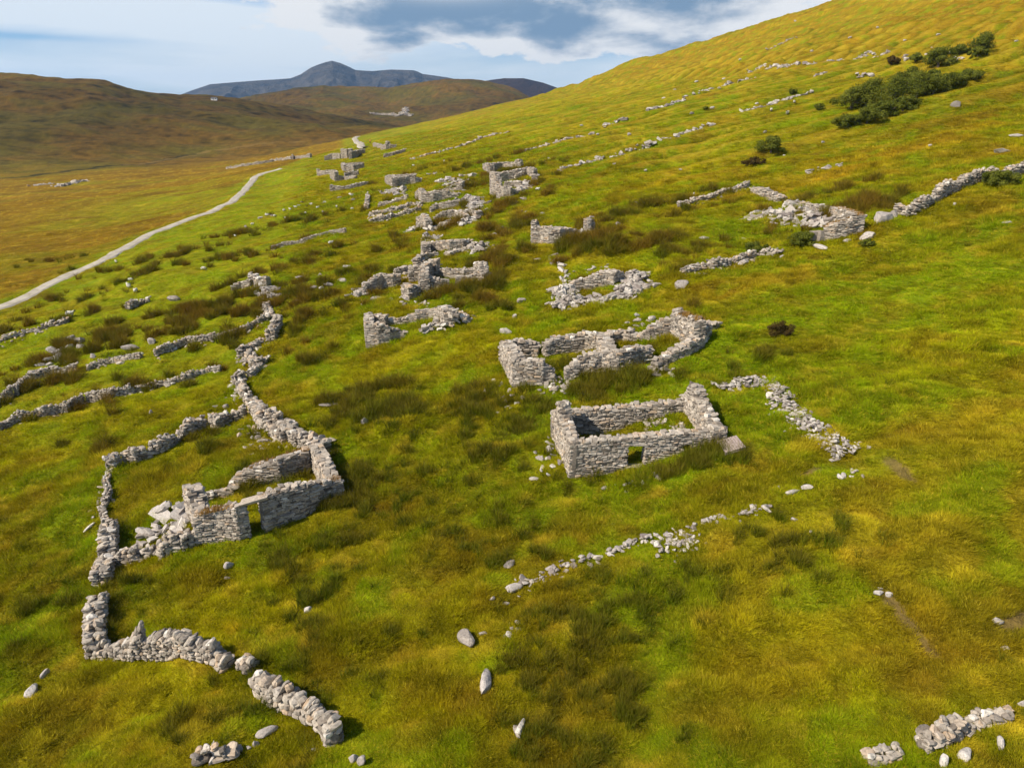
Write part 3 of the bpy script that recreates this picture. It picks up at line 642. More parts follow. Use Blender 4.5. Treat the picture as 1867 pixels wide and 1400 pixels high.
# --- ruin with two end stacks right of centre
R, P, D = ruin((972,447), 'lone ruin right of the central ones, narrow stack at each end')
wallpart(R,P,D,'front_wall', [(971,447,415),(985,446,415),(1000,445,416),(1020,443,417),(1040,438,419),(1050,433,421),(1062,428,423)], .8)
wallpart(R,P,D,'gable', [(969,447,404),(976,446,405),(979,445,414)], 1.2, label='narrow left end stack')
wallpart(R,P,D,'gable', [(1071,428,401),(1077,427,398),(1084,424,408)], 1.0, label='right end stack with a hole')
part(R,P,D,'rubble', lambda S: rubble(S, [(1030,440),(1050,432),(1066,426)], 1.8,.4,(.25,.45),1.3), RUBBLE)

# --- ruin left of centre with rubble gable
R, P, D = ruin((668,637), 'ruin left of centre with high square corner and fallen pile at its right gable')
wallpart(R,P,D,'front_wall', [(668,637,593),(690,631,594),(711,624,600),(726,619,604),(738,615,610)], .75)
wallpart(R,P,D,'gable', [(668,637,592),(667,622,583),(666,607,576)], .9, (1,0))
wallpart(R,P,D,'back_wall', [(668,606,577),(684,604,577),(703,600,578),(708,598,584),(737,592,584),(748,589,578),(759,587,573),(781,584,566),(797,583,566)], .7)
wallpart(R,P,D,'gable', [(810,598,575),(806,591,562),(797,582,562)], 1.1, (1,0))
part(R,P,D,'rubble', lambda S: rubble(S, [(812,584),(826,590),(836,597)], 2.4,1.3,(.25,.5),1.6))
part(R,P,D,'rubble', lambda S: rubble(S, [(773,607),(790,598),(806,592)], 1.4,.45,(.25,.5),1.5), RUBBLE)

# --- central ruin with several stacks
R, P, D = ruin((767,531), 'central ruin with stack at each end and wide gap in its front wall')
wallpart(R,P,D,'front_wall', [(767,532,502),(785,531,508),(800,529,510),(818,525,513)], .8, label='left half of the front wall')
wallpart(R,P,D,'front_wall', [(833,527,507),(850,523,506),(872,517,504),(893,513,502)], .8, label='right half of the front wall')
wallpart(R,P,D,'gable', [(767,532,502),(769,524,484),(773,516,479),(778,508,486)], 1.0, (1,0))
wallpart(R,P,D,'back_wall', [(782,512,476),(796,511,475),(799,510,492),(820,509,493),(845,508,493),(876,505,493)], .8)
wallpart(R,P,D,'gable', [(893,513,500),(889,508,479),(877,503,479)], .9, (-1,0), label='right gable ending in a stack')
wallpart(R,P,D,'wall', [(746,548,524),(757,544,523),(767,538,523)], 1.6, label='stump of a lean-to')
# --- long low ruin to the left of it
R, P, D = ruin((690,531), 'half-collapsed low ruin joined to the left side of the central ruin')
wallpart(R,P,D,'front_wall', [(655,540,532),(668,537,520),(688,531,507),(700,526,502),(716,524,505),(731,520,502)], .9)
wallpart(R,P,D,'back_wall', [(722,506,494),(735,503,490),(747,500,488)], .8)
wallpart(R,P,D,'wall', [(747,517,491),(757,514,489),(768,512,487)], .9)
wallpart(R,P,D,'gable', [(754,495,474),(762,492,469),(773,490,478)], 2.2)
part(R,P,D,'rubble', lambda S: rubble(S, [(652,542),(668,530),(690,520)], 2.2,.6,(.25,.5),1.3), RUBBLE)
part(R,P,D,'rubble', lambda S: rubble(S, [(752,488),(770,486),(765,505)], 2.5,.8,(.25,.5),1.2))

# --- L ruin behind
R, P, D = ruin((770,470), 'ruin with long unbroken back wall, just behind the central ruin with two stacks')
wallpart(R,P,D,'gable', [(770,472,446),(769,464,445),(769,458,444)], 1.1, (1,0))
wallpart(R,P,D,'back_wall', [(772,461,445),(797,460,442),(820,458,441),(844,457,440),(862,452,439)], .8)
wallpart(R,P,D,'front_wall', [(772,478,464),(785,473,464),(799,468,463)], .8)
wallpart(R,P,D,'wall', [(819,469,464),(841,461,456),(863,457,450),(874,450,444)], 1.1)
part(R,P,D,'rubble', lambda S: rubble(S, [(864,452),(876,452),(868,462)], 2.2,.5,(.25,.5),1.3), RUBBLE)

# --- pointed gable ruin
R, P, D = ruin((768,419), 'ruin with a pointed left gable and dark sloping back wall')
wallpart(R,P,D,'gable', [(777,422,403),(769,419,392),(759,413,398)], 1.0, (1,0))
wallpart(R,P,D,'back_wall', [(792,403,399),(803,401,391),(816,399,386),(829,398,385)], .8)
wallpart(R,P,D,'gable', [(846,407,394),(838,402,386),(829,399,385)], .9, (1,0))
wallpart(R,P,D,'front_wall', [(800,414,409),(820,411,405),(842,406,401)], .8)
wallpart(R,P,D,'wall', [(842,402,388),(856,400,386),(868,398,387)], 1.2)
part(R,P,D,'rubble', lambda S: rubble(S, [(777,421),(806,415),(824,412)], 2.4,.8,(.25,.5),1.4), RUBBLE)
part(R,P,D,'rubble', lambda S: rubble(S, [(770,440),(790,437),(806,434)], 3.0,.5,(.25,.5),1.2), RUBBLE)
part(R,P,D,'rubble', lambda S: rubble(S, [(842,412),(858,404),(872,400)], 2.4,.6,(.25,.5),1.2), RUBBLE)
part(R,P,D,'rubble', lambda S: rubble(S, [(745,425),(758,415)], 1.6,.5,(.25,.5),1.2), RUBBLE)

R, P, D = ruin((840,380), 'low curving ruin of tumbled stone between the pointed gable and the square cottage above it')
wallpart(R,P,D,'back_wall', [(786,388,380),(800,384,372),(818,381,369),(836,376,366)], .8)
part(R,P,D,'rubble', lambda S: rubble(S, [(838,370),(856,364),(866,374),(868,381),(856,388)], 2.4,1.0,(.25,.5),1.5), RUBBLE)

R, P, D = ruin((768,369), 'square-cornered ruin with dark long front wall and a lone pillar at its right end')
wallpart(R,P,D,'gable', [(769,370,351),(764,367,345),(757,364,352)], 1.0, (1,0))
wallpart(R,P,D,'front_wall', [(768,370,353),(790,368,352),(806,365,349),(816,363,349),(824,361,353),(836,358,354)], .8)
wallpart(R,P,D,'back_wall', [(788,354,350),(810,351,346),(835,349,345)], .8)
wallpart(R,P,D,'pillar', [(838,349,335),(842,348,333),(847,346,334)], 1.2)
part(R,P,D,'rubble', lambda S: rubble(S, [(796,335),(815,328),(834,336),(840,350)], 3.0,.4,(.25,.5),.7), RUBBLE)

R, P, D = ruin((716,343), 'square cottage ruin with a pale lit left gable, upper left of the village centre')
wallpart(R,P,D,'gable', [(716,343,326),(709,339,321),(702,335,323)], 1.1, (1,0))
wallpart(R,P,D,'front_wall', [(716,343,326),(735,340,324),(748,337,321),(757,335,320)], .8)
wallpart(R,P,D,'front_wall', [(757,335,325),(768,332,326)], .8)
wallpart(R,P,D,'back_wall', [(706,331,321),(730,329,320),(756,325,318)], .8)
part(R,P,D,'rubble', lambda S: rubble(S, [(716,346),(728,351),(742,345)], 2.0,.4,(.25,.5),1.2), RUBBLE)

# --- double ruin on the rise
R, P, D = ruin((905,363), 'tallest of the back ruins, bright left gable, two rooms stacked on the rise')
wallpart(R,P,D,'gable', [(906,363,341),(903,360,316),(893,355,315)], 1.0, (1,0))
wallpart(R,P,D,'front_wall', [(905,363,341),(918,361,342),(931,358,343),(940,355,347)], .8)
wallpart(R,P,D,'wall', [(919,344,333),(935,343,332),(950,342,333),(957,341,330)], .8)
wallpart(R,P,D,'back_wall', [(912,334,317),(926,330,314),(942,326,311),(959,320,308)], .8)
wallpart(R,P,D,'wall', [(941,328,321),(950,324,316),(958,321,312)], .7)
wallpart(R,P,D,'gable', [(972,325,310),(966,322,307),(959,319,307)], .9, (1,0))
wallpart(R,P,D,'pillar', [(970,331,320),(980,329,321)], 1.2)
part(R,P,D,'rubble', lambda S: rubble(S, [(935,356),(950,350),(962,338)], 2.4,.8,(.25,.5),1.4), RUBBLE)
R, P, D = ruin((888,315), 'upper ruin directly behind the tallest one, low walls with a small pillar at its right')
wallpart(R,P,D,'gable', [(893,318,302),(886,313,299),(880,309,300)], 1.0, (1,0))
wallpart(R,P,D,'front_wall', [(893,318,301),(905,314,299),(916,310,298)], .8)
wallpart(R,P,D,'back_wall', [(905,307,299),(920,306,297),(936,305,298)], .8)
wallpart(R,P,D,'pillar', [(938,306,294),(943,306,292),(949,305,297)], 1.2)

# --- farthest ruins
R, P, D = ruin((611,332), 'far ruin with pale left gable stack and a lower annex running out to its left')
wallpart(R,P,D,'gable', [(611,332,314),(606,329,311),(602,326,313)], 1.1, (1,0))
wallpart(R,P,D,'front_wall', [(611,332,321),(628,328,323),(646,327,322)], .9)
wallpart(R,P,D,'wall', [(629,326,316),(640,323,313),(653,320,312)], .9)
wallpart(R,P,D,'wall', [(578,321,309),(582,321,313),(602,318,311)], .9, label='low annex wall')
R, P, D = ruin((626,313), 'small far ruin immediately behind the one with the pale stack, two parallel walls')
wallpart(R,P,D,'gable', [(627,314,301),(624,311,298),(622,309,300)], 1.0, (1,0))
wallpart(R,P,D,'front_wall', [(627,314,304),(645,311,302),(664,306,299)], .9)
wallpart(R,P,D,'back_wall', [(628,306,300),(645,304,298),(660,301,297)], .9)
R, P, D = ruin((602,350), 'far low ruin of a single long grey wall with a broken left end')
wallpart(R,P,D,'front_wall', [(602,350,338),(612,348,341),(625,347,342),(650,342,336),(672,336,332)], .9)
R, P, D = ruin((622,288), 'far ruin with two square stacks beside the bend of the pale track')
wallpart(R,P,D,'gable', [(622,290,272),(628,289,273),(633,289,273)], .9)
wallpart(R,P,D,'gable', [(636,291,273),(640,289,272),(643,288,273)], .9)
wallpart(R,P,D,'front_wall', [(637,291,277),(650,286,275),(666,279,273)], .9)
wallpart(R,P,D,'wall', [(592,293,286),(606,291,281),(620,290,281)], 1.0)
R, P, D = ruin((537,291), 'leftmost far ruin, a short dark wall with a stub at each end')
wallpart(R,P,D,'front_wall', [(535,291,281),(538,290,286),(558,288,284),(561,288,281),(565,288,281)], .9)
R, P, D = ruin((694,272), 'farthest ruin, right of the pale track, with a small upright stack')
wallpart(R,P,D,'back_wall', [(680,269,261),(688,270,263),(694,271,264)], .9)
wallpart(R,P,D,'front_wall', [(694,274,265),(704,273,264),(722,269,265)], .9)
wallpart(R,P,D,'pillar', [(703,270,258),(707,270,259)], 1.2)
R, P, D = ruin((716,286), 'far low ruin right of the track bend, its wall climbing to the right')
wallpart(R,P,D,'front_wall', [(700,288,282),(716,284,279),(728,281,276),(739,278,272)], .9)

# --- upper right ruin
R, P, D = ruin((1572,423), 'wide ruin at upper right, dark front wall, inside filled with pale rubble')
wallpart(R,P,D,'front_wall', [(1500,440,416),(1520,437,411),(1545,431,404),(1572,423,395)], .9)
wallpart(R,P,D,'gable', [(1573,423,394),(1552,404,385),(1532,392,380)], 1.2, (-1,0))
wallpart(R,P,D,'back_wall', [(1430,376,368),(1462,380,372),(1490,386,378),(1515,390,382)], .9)
wallpart(R,P,D,'wall', [(1368,352,344),(1385,359,346),(1402,366,353),(1416,370,361)], 1.2)
part(R,P,D,'rubble', lambda S: rubble(S, [(1374,402),(1400,390),(1425,398),(1450,408)], 3.0,.4,(.25,.5),1.0), RUBBLE)
part(R,P,D,'rubble', lambda S: rubble(S, [(1435,378),(1462,386),(1480,396),(1505,402)], 3.2,.5,(.25,.5),1.0), RUBBLE)
part(R,P,D,'rubble', lambda S: rubble(S, [(1465,410),(1490,412),(1510,415)], 2.4,.9,(.25,.5),1.3), RUBBLE)
S = Stones()
for (x, y, w, h) in ((1484,438,.9,1.0),(1496,439,.9,1.1)):
    q = at(x, y); S.add((q[0],q[1],q[2]+h*.4), (w/2,.4,h/2), (.2,.1,0), .3)
link('boulder', S.mesh('boulder', P, True, .06), STONE, R, label='large boulders built into the left end of the front wall')

# --- far left stump where the spine wall starts
R, P, D = ruin((468,522), 'small ruin stump at the top of the long winding wall on the left')
wallpart(R,P,D,'wall', [(424,530,524),(440,526,517),(455,523,512)], .8)
wallpart(R,P,D,'gable', [(455,520,503),(459,519,499),(463,520,508),(470,523,508),(486,526,508)], 1.0)
part(R,P,D,'rubble', lambda S: rubble(S, [(470,526),(484,536),(500,548)], 1.8,.6,(.25,.5),1.3), RUBBLE)

# ------------------------------------------------------------------ turf growing on wall heads
def turf_cap(idx, segs, wd=.55):
    R = [o for o in COL.objects if o.name.startswith('ruined_house')][idx]; V=[];F=[];T=[]
    for (x0,y0,t0),(x1,y1,t1),hint in segs:
        A, B = at(x0,y0), at(x1,y1); za, zb = ztop(A,0,t0), ztop(B,0,t1); e=(B-A)[:2]; L=np.linalg.norm(e); e/=L; n=np.array([-e[1],e[0]]); n = n if n@np.array(hint)>0 else -n
        for _ in range(int(L*150)):
            s=RNG.uniform(0,L); w=RNG.uniform(.05,wd+.1); p=A[:2]+e*s+n*w; z=za+(zb-za)*s/L+.06; h=RNG.uniform(.1,.28)*(.6+.8*abs(math.sin(s*1.7))); a=RNG.uniform(0,6.28); l=RNG.normal(0,.09,2)+np.array([.05,0]); b=.03; k=len(V)
            V += [(p[0]-b*math.cos(a),p[1]-b*math.sin(a),z),(p[0]+b*math.cos(a),p[1]+b*math.sin(a),z),(p[0]+l[0],p[1]+l[1],z+h)]; F.append((k,k+1,k+2)); T += [float(RNG.uniform(.2,1))]*3
    me = mesh_from('turf', np.array(V)-np.array(R.location)[None], F); fattr(me,'tone',T); link('turf', me, TURFCAP, R, label='brown turf growing on the wall head', kind='stuff')
def leaf_mat(name, ca, cb):
    m, nt, ns, ls = nmat(name); out = N(ns,'ShaderNodeOutputMaterial'); d = N(ns,'ShaderNodeBsdfDiffuse'); t = N(ns,'ShaderNodeBsdfTranslucent'); mx = N(ns,'ShaderNodeMixShader'); mx.inputs[0].default_value = .25
    a = N(ns,'ShaderNodeAttribute', attribute_name='tone'); r = ramp(ns, [(0,ca),(1,cb)]); ls.new(a.outputs['Fac'], r.inputs['Fac'])
    ls.new(r.outputs['Color'], d.inputs['Color']); ls.new(r.outputs['Color'], t.inputs['Color']); ls.new(d.outputs[0], mx.inputs[1]); ls.new(t.outputs[0], mx.inputs[2]); ls.new(mx.outputs[0], out.inputs[0]); return m
TURFCAP = leaf_mat('wall_turf', (.20,.10,.025), (.42,.26,.08))
turf_cap(1, [((487,971,911),(627,908,879),(0,1)),((453,888,860),(566,864,824),(0,1)),((360,996,946),(420,988,932),(0,1))])
turf_cap(2, [((1222,614,572),(1262,632,586),(1,0))], .8)
RH = [o.name for o in COL.objects if o.name.startswith('ruined_house')]
turf_cap(RH.index(next(o.name for o in COL.objects if o.name.startswith('ruined_house') and 'upper right' in o['label'])), [((1500,440,416),(1572,423,395),(0,1)),((1573,423,394),(1532,392,380),(-1,0))], .8)
# ------------------------------------------------------------------ dry stone walls of the fields
def field_wall(label, runs, T=.7, loose=None, mat=None, group='dry stone field walls', k=None, stone=(.24,.6), course=(.15,.26), name='dry_stone_wall', ragged=.2, coping=False):
    """runs = list of [(column, row of foot)], height m"""
    P = at(*runs[0][0][0]); S = Stones(); D = float(np.linalg.norm(P))
    for pts, h in runs:
        W = [at(*p) for p in pts]
        hh = h if isinstance(h, (list, tuple)) else [h]*len(W)
        kk = k or float(np.clip((D/50)**.3, .8, 1.5))
        for i in range(len(W)-1):
            A, B = W[i], W[i+1]
            L = np.linalg.norm((B-A)[:2]); m = max(2, int(L/1.2)); prof = []
            for j in range(m+1):
                t = j/m; xy = A[:2]+(B-A)[:2]*t; prof.append((t, hz(*xy) + (hh[i]*(1-t)+hh[i+1]*t)*(1+RNG.normal(0,ragged))))
            lay_wall(S, A, B, prof, T, None, (), True, kk, True, .12, stone, course, coping, .14)
        if loose: rubble(S, pts, T*2.4, .05, (.15,.4), loose)
    return tagged(name, S, P, D, mat or STONE, label, 'stone wall', group)
def tagged(name, S, P, D, mat, label, cat, group):
    o = link(name, S.mesh(name, P, D < 130, .11, True), mat); o['kind'] = 'thing'; o.location = tuple(P); o['label'] = label; o['category'] = cat
    if group: o['group'] = group
    return o
def rubble_line(label, runs, width, height, size=(.15,.38), dens=1.0, mat=None, cat='rubble line', name='tumbled_wall', group='tumbled walls and stone lines', k=None):
    P = at(*runs[0][0]); S = Stones(); D = float(np.linalg.norm(P))
    for r in runs: rubble(S, r, width, height, size, dens, k)
    o = tagged(name, S, P, D, mat or RUBBLE, label, cat, group)
    if 'scatter' in label or 'stones' in label: o['kind'] = 'stuff'
    return o

field_wall('long low field wall nearest the enclosure, leaving the picture at the left edge', [([(-40,797),(0,787),(34,769),(80,760),(109,754)],.75),([(109,754),(124,753),(157,736),(202,727),(240,719)],.8),([(240,719),(270,711),(300,704),(334,696),(375,682),(401,679)],.5)], .5, k=.85, loose=.3)
field_wall('field wall curving down to the left edge of the hill, left of a gap', [([(-40,764),(0,743),(26,723),(40,707),(56,697),(94,683),(139,678)],.8)], .5, k=.85, loose=.3)
field_wall('short field wall with rounded stones just right of the gap', [([(161,678),(180,670),(202,664),(230,658),(255,656)],.55)], .5, k=.85, loose=.5)
field_wall('field wall climbing from the rushes up to the winding spine wall', [([(285,652),(310,641),(337,630),(365,625),(390,622),(431,613)],.6),([(431,613),(450,605),(465,596),(484,585)],.55)], .5, k=.85, loose=.5)
field_wall('crooked stone stub where the top field wall meets the spine wall', [([(478,560),(481,572),(484,585)],.5),([(484,626),(492,610),(499,596)],1.2)], 1.1)
field_wall('winding spine wall running down to the enclosure corner', [([(484,624),(472,632),(457,642)],.4),([(457,642),(446,652),(455,662),(465,668)],.7),([(465,668),(475,664),(484,664)],.4),([(484,664),(465,672),(450,690)],.6),([(450,690),(435,705),(431,716),(440,728)],.8),([(442,734),(454,750)],.8),([(454,750),(462,762),(472,771),(487,777),(502,784)],1.1)], .8, loose=.6)
field_wall('broad rough wall joining the enclosure corner to the lower left cottage gable', [([(454,756),(470,784),(490,797),(512,812)],.9),([(502,786),(517,806),(535,818),(560,826),(582,830)],1.1)], 1.1, loose=.6)
field_wall('top wall of the enclosure, dropping left from the spine wall', [([(450,763),(425,771),(396,785)],.8),([(396,785),(381,780),(355,792),(331,805),(309,820),(290,829),(270,840)],.95),([(270,840),(248,847),(225,849),(212,855),(196,861)],.9)], .75)
field_wall('thin low western wall of the enclosure', [([(196,861),(187,882),(193,900),(186,918),(180,933),(187,960)],.3)], .45, loose=.5, k=.75)
field_wall('thick upright wall at the western corner of the enclosure', [([(187,975),(184,1000),(182,1030),(174,1062),(168,1075)],.9)], 1.0, k=.85)
field_wall('bottom wall of the enclosure, running up to the cottage', [([(186,1044),(212,1038),(241,1031)],.75),([(241,1031),(262,1024),(286,1018),(293,1022)],.6)], .65)
field_wall('rubble-built yard wall between the enclosure and the cottage front corner', [([(292,1024),(315,1012),(335,1008),(357,998)],[.7,.9,.8,.7])], .8)
field_wall('thick grey wall end at lower left, running toward the camera', [([(165,1112),(160,1140),(157,1165),(157,1200)],.95)], 1.0, k=.9)
field_wall('near wall of large leaning coping stones at lower left', [([(157,1206),(180,1208),(212,1209),(240,1208)],[.75,.7,.7,.85]),([(240,1208),(262,1206),(320,1206),(345,1207),(367,1211)],[1.0,1.05,1.0,.95,.9]),([(367,1211),(385,1218),(402,1232)],[.8,.75,.6])], .75, k=.95, stone=(.2,.42), course=(.14,.22), coping=True)
field_wall('near broken wall of big boulders stepping down to the bottom edge', [([(430,1226),(448,1240)],.6),([(455,1256),(466,1272),(490,1290)],.7),([(490,1290),(506,1300),(530,1314),(560,1330)],.85),([(560,1330),(582,1344),(594,1366)],.8)], .75, k=1.1, stone=(.25,.5), course=(.2,.3), coping=True)
field_wall('short wall fragment at the bottom edge, left of centre', [([(350,1404),(385,1398),(410,1392),(435,1394)],.45)], .7, k=1.2, stone=(.35,.7))
field_wall('dark high wall climbing to the right edge, starting at two big boulders', [([(1625,396),(1650,398),(1667,396)],1.0),([(1667,396),(1692,381),(1716,368),(1732,358)],[.9,1.0,1.2,1.4]),([(1732,358),(1749,351),(1774,339),(1798,332)],[1.3,1.3,1.2,1.1]),([(1798,332),(1839,329),(1867,318),(1920,306)],1.1)], .9)
field_wall('broken wall with low boulders below the upper right ruin', [([(1248,503),(1270,497),(1293,491)],.5),([(1300,494),(1334,487)],.9),([(1345,482),(1379,470),(1416,465)],.6)], .8, loose=.8)
field_wall('pale wall rising toward the upper right ruin', [([(1240,380),(1256,375),(1275,370),(1297,365)],.5),([(1297,365),(1320,357),(1346,348),(1367,341)],.6)], .8, loose=.6)
field_wall('near wall of large pale blocks at the bottom right corner', [([(1590,1404),(1622,1396),(1650,1384)],.15),([(1690,1378),(1725,1366),(1762,1346)],.5),([(1762,1346),(1800,1328),(1844,1320)],.2)], .6, k=.8, stone=(.25,.7), course=(.14,.26), mat=STONE)
field_wall('tumbled field wall above the green slope, left of the central ruins', [([(495,456),(518,449),(540,446)],.5),([(540,446),(570,437),(600,428),(628,425)],.6)], .5, k=.85, loose=.7)
field_wall('long pair of low walls crossing left of the pointed gable ruin, lower one', [([(675,407),(700,402),(720,398),(745,391),(769,384)],.7)], .8, loose=.6)
field_wall('upper one of the paired low walls left of the pointed gable ruin', [([(672,397),(700,390),(724,386),(745,379),(769,374)],.6)], .8, loose=.6)
field_wall('short sloping wall below the square cottage ruin at upper left', [([(690,379),(705,375),(720,370),(742,364)],.6)], .8, loose=.5)
field_wall('short upright wall running downhill beside pale stones, left of the paired walls', [([(664,384),(666,372),(667,362)],.7)], .9)
field_wall('dark bank wall along the bottom of the left pasture', [([(-30,636),(8,622),(40,612),(75,603)],.45),([(75,603),(95,596),(115,590)],.5)], .9, loose=.4)
field_wall('dark stone edge behind the rushes on the left pasture', [([(238,566),(255,558),(272,552)],.8)], 1.0)
field_wall('far grey wall above the bend of the track', [([(412,309),(440,304),(470,300),(500,295),(530,291)],.9)], 1.0)
for i, (lab, pts, w) in enumerate([
 ('faint stone line high on the slope, lowest of the stone lines right of the village', [(1016,311),(1040,305),(1065,300),(1104,291),(1149,274)], .9),
 ('stone line continuing up the middle of the green slope', [(1149,274),(1199,260),(1236,247),(1270,236),(1305,226)], .9),
 ('broken stone line rising to the bushes on the hill', [(1346,206),(1370,200),(1396,195),(1441,180),(1482,168)], .8),
 ('long stone line on the hill above the grazing slope', [(1182,202),(1223,192),(1264,174),(1290,166),(1314,158),(1345,150),(1379,142)], .9),
 ('topmost long wall line of pale stones under the golden hillside', [(1363,128),(1400,124),(1429,122),(1470,117),(1520,112),(1564,107),(1590,101),(1618,97)], 1.1),
 ('short stone line left of the bush thicket', [(1482,141),(1500,136),(1515,131)], .8),
 ('short stone line just above the bush thicket', [(1564,142),(1578,139),(1589,136)], .9),
 ('faint stone line near the skyline, middle of the hill', [(1396,91),(1425,80),(1453,70)], .8),
 ('short stone line on the far slope below the skyline', [(1100,233),(1120,224),(1141,216)], .8),
 ('sparse stone line on the brown band of the right slope', [(1470,317),(1500,309),(1535,302)], .7),
 ('far stone line left of the slope, above the village', [(956,278),(985,269),(1012,262),(1050,252),(1084,243)], .9),
 ('farthest stone line behind the village leading up right', [(750,292),(806,277),(862,260),(926,241)], 1.0)]):
    rubble_line(lab, [pts], w*1.2, .35, (.26,.5), 1.25, RUBBLE if i not in (10,11) else STONE, 'stone line')
rubble_line('curved bank of bright tumbled stone right of the complete cottage, upper arc', [[(1312,714),(1330,706),(1348,702),(1384,696),(1412,705),(1424,718),(1432,742),(1441,755),(1452,765)]], 1.3,.4,(.12,.26),2.6)
rubble_line('steep bank of bright tumbled stone right of the complete cottage, lower length', [[(1452,765),(1470,779),(1490,794),(1509,806),(1530,820),(1549,836)]], 1.5,.45,(.12,.26),2.6)
rubble_line('faint scatter of stones linking the lower bank to the path', [[(1552,848),(1560,858),(1545,864),(1530,872)]], .8,.1,(.15,.3),.5)
rubble_line('long low line of pale stones across the foreground slope below the complete cottage', [[(1406,922),(1375,931),(1350,938),(1306,948),(1270,962),(1245,970),(1215,980),(1181,986),(1150,995)],[(1150,995),(1110,1010),(1075,1023),(1040,1030),(1006,1040)],[(1006,1040),(975,1057),(950,1070),(925,1078)]], .6,.22,(.11,.27),1.9)
rubble_line('short second row of stones below the long pale line', [[(1195,1004),(1220,997),(1250,990),(1284,982)]], 1.0,.3,(.11,.26),2.2)
rubble_line('thin row of stones by the upright slab, bottom centre', [[(938,1135),(933,1150),(930,1165)],[(985,1040),(1012,1046),(1018,1062)]], .5,.12,(.15,.3),.9)
rubble_line('loose stepping stones on green turf left of the complete cottage', [[(985,800),(1000,810),(1005,830)],[(975,820),(990,845),(975,880)],[(1010,815),(1005,850),(985,862)]], 1.1,.10,(.2,.45),.34)
rubble_line('scatter of small stones between the long ruin and the complete cottage', [[(890,697),(920,712),(950,730)],[(925,742),(935,752)],[(1000,720),(1040,712)]], 1.4,.05,(.15,.35),.45)
rubble_line('scatter of pale stones in the grass before the complete cottage', [[(1110,885),(1160,905)],[(1160,865),(1195,880)]], 1.2,.05,(.15,.35),.35)
rubble_line('scatter of pale stones above the long ruin', [[(1110,600),(1150,592),(1190,585)]], 1.3,.1,(.25,.55),.5)
rubble_line('scatter of bright stones on the pasture, around the paired low walls', [[(540,372),(600,366),(660,356)],[(470,398),(520,392)],[(630,365),(700,345)]], 9,.02,(.3,.6),.05)
rubble_line('scatter of pale stones between the far square cottages', [[(770,320),(795,318)],[(843,322),(865,324)],[(690,352),(730,356)]], 1.4,.2,(.3,.55),1.0)
rubble_line('loose pale stones at the top of the hill by the bushes', [[(1640,105),(1700,103),(1760,110)]], 5,.05,(.3,.6),.12)
rubble_line('pale stones tumbled below the central ruin', [[(715,555),(760,556),(800,560)],[(655,556),(700,548)]], 2.0,.05,(.2,.5),.35)
rubble_line('pale stones in the rushes behind the collapsed ring', [[(1035,500),(1080,490),(1120,485)],[(935,455),(960,452)],[(955,380),(975,395)]], 1.6,.05,(.25,.45),.4)
# ------------------------------------------------------------------ flat rock and scree in the distance
rubble_line('pale flat outcrop of rock on the bog at far left', [[(100,341),(125,337),(155,331)]], 6,.1,(.8,1.8),1.2, STONE, 'rock outcrop', 'rock_outcrop', None, 1.0)
rubble_line('thin pale streak of rock left of the flat outcrop on the bog', [[(52,340),(75,338),(98,336)]], 2.5,.1,(.8,1.6),.8, STONE, 'rock outcrop', 'rock_outcrop', None, 1.0)
rubble_line('white quarry scar of loose rock on the brown hill in the distance', [[(738,198),(742,204),(728,208),(752,211)],[(675,207),(700,209),(730,211)]], 9,2,(1.2,3),1.2, STONE, 'quarry scree', 'rock_outcrop', None, 1.0)
# ------------------------------------------------------------------ separate boulders
def ico(sub):
    import bmesh
    bm = bmesh.new(); bmesh.ops.create_icosphere(bm, subdivisions=sub, radius=1); bm.verts.ensure_lookup_table()
    V = np.array([v.co[:] for v in bm.verts]); F = np.array([[v.index for v in f.verts] for f in bm.faces]); bm.free(); return V, F
ICO3 = ico(3); ICO2 = ico(2)
def n3(V, s, seed):
    return fbm(V[:,0]+V[:,2]*.7, V[:,1]-V[:,2]*.6, s, 3, seed)
def boulder(px, py, wpx, hpx, label, tn=.6, lean=0., yaw=None, cat='boulder', group='loose boulders', flat=1.0, name='boulder'):
    P = at(px, py); D = np.linalg.norm(P); w = wpx/F0*D; h = hpx/F0*D*.95
    V0, F = ICO3 if wpx > 14 else ICO2
    seed = int(RNG.integers(0, 9999)); V = V0.copy()
    # facet the ball with random planes, then roughen
    for _ in range(11):
        nrm = RNG.normal(size=3); nrm /= np.linalg.norm(nrm); d = RNG.uniform(.40,.78); q = V@nrm; V = V - np.maximum(q-d, 0)[:,None]*nrm*.93
    V *= (1 + .10*n3(V0, .6, seed))[:,None]
    V /= np.abs(V).max(0)
    V = V*np.array([w/2, max(.35*w, .5*min(w,h))/1.0*.8, h/2*flat])
    c, s_ = math.cos(lean), math.sin(lean); V = np.stack([V[:,0]*c - V[:,2]*s_, V[:,1], V[:,0]*s_ + V[:,2]*c],1)
    y = RNG.uniform(-.3,.3) if yaw is None else yaw; c, s_ = math.cos(y), math.sin(y); V = np.stack([V[:,0]*c - V[:,1]*s_, V[:,0]*s_ + V[:,1]*c, V[:,2]],1)
    me = mesh_from(name, V, F, False); fattr(me, 'tone', np.clip(tn*.75+.22*n3(V0,.5,seed+3),0,1))
    o = link(name, me, BOULD); o.location = (P[0], P[1], P[2] + h*.2); o['label'] = label; o['category'] = cat
    if group: o['group'] = group
    return o
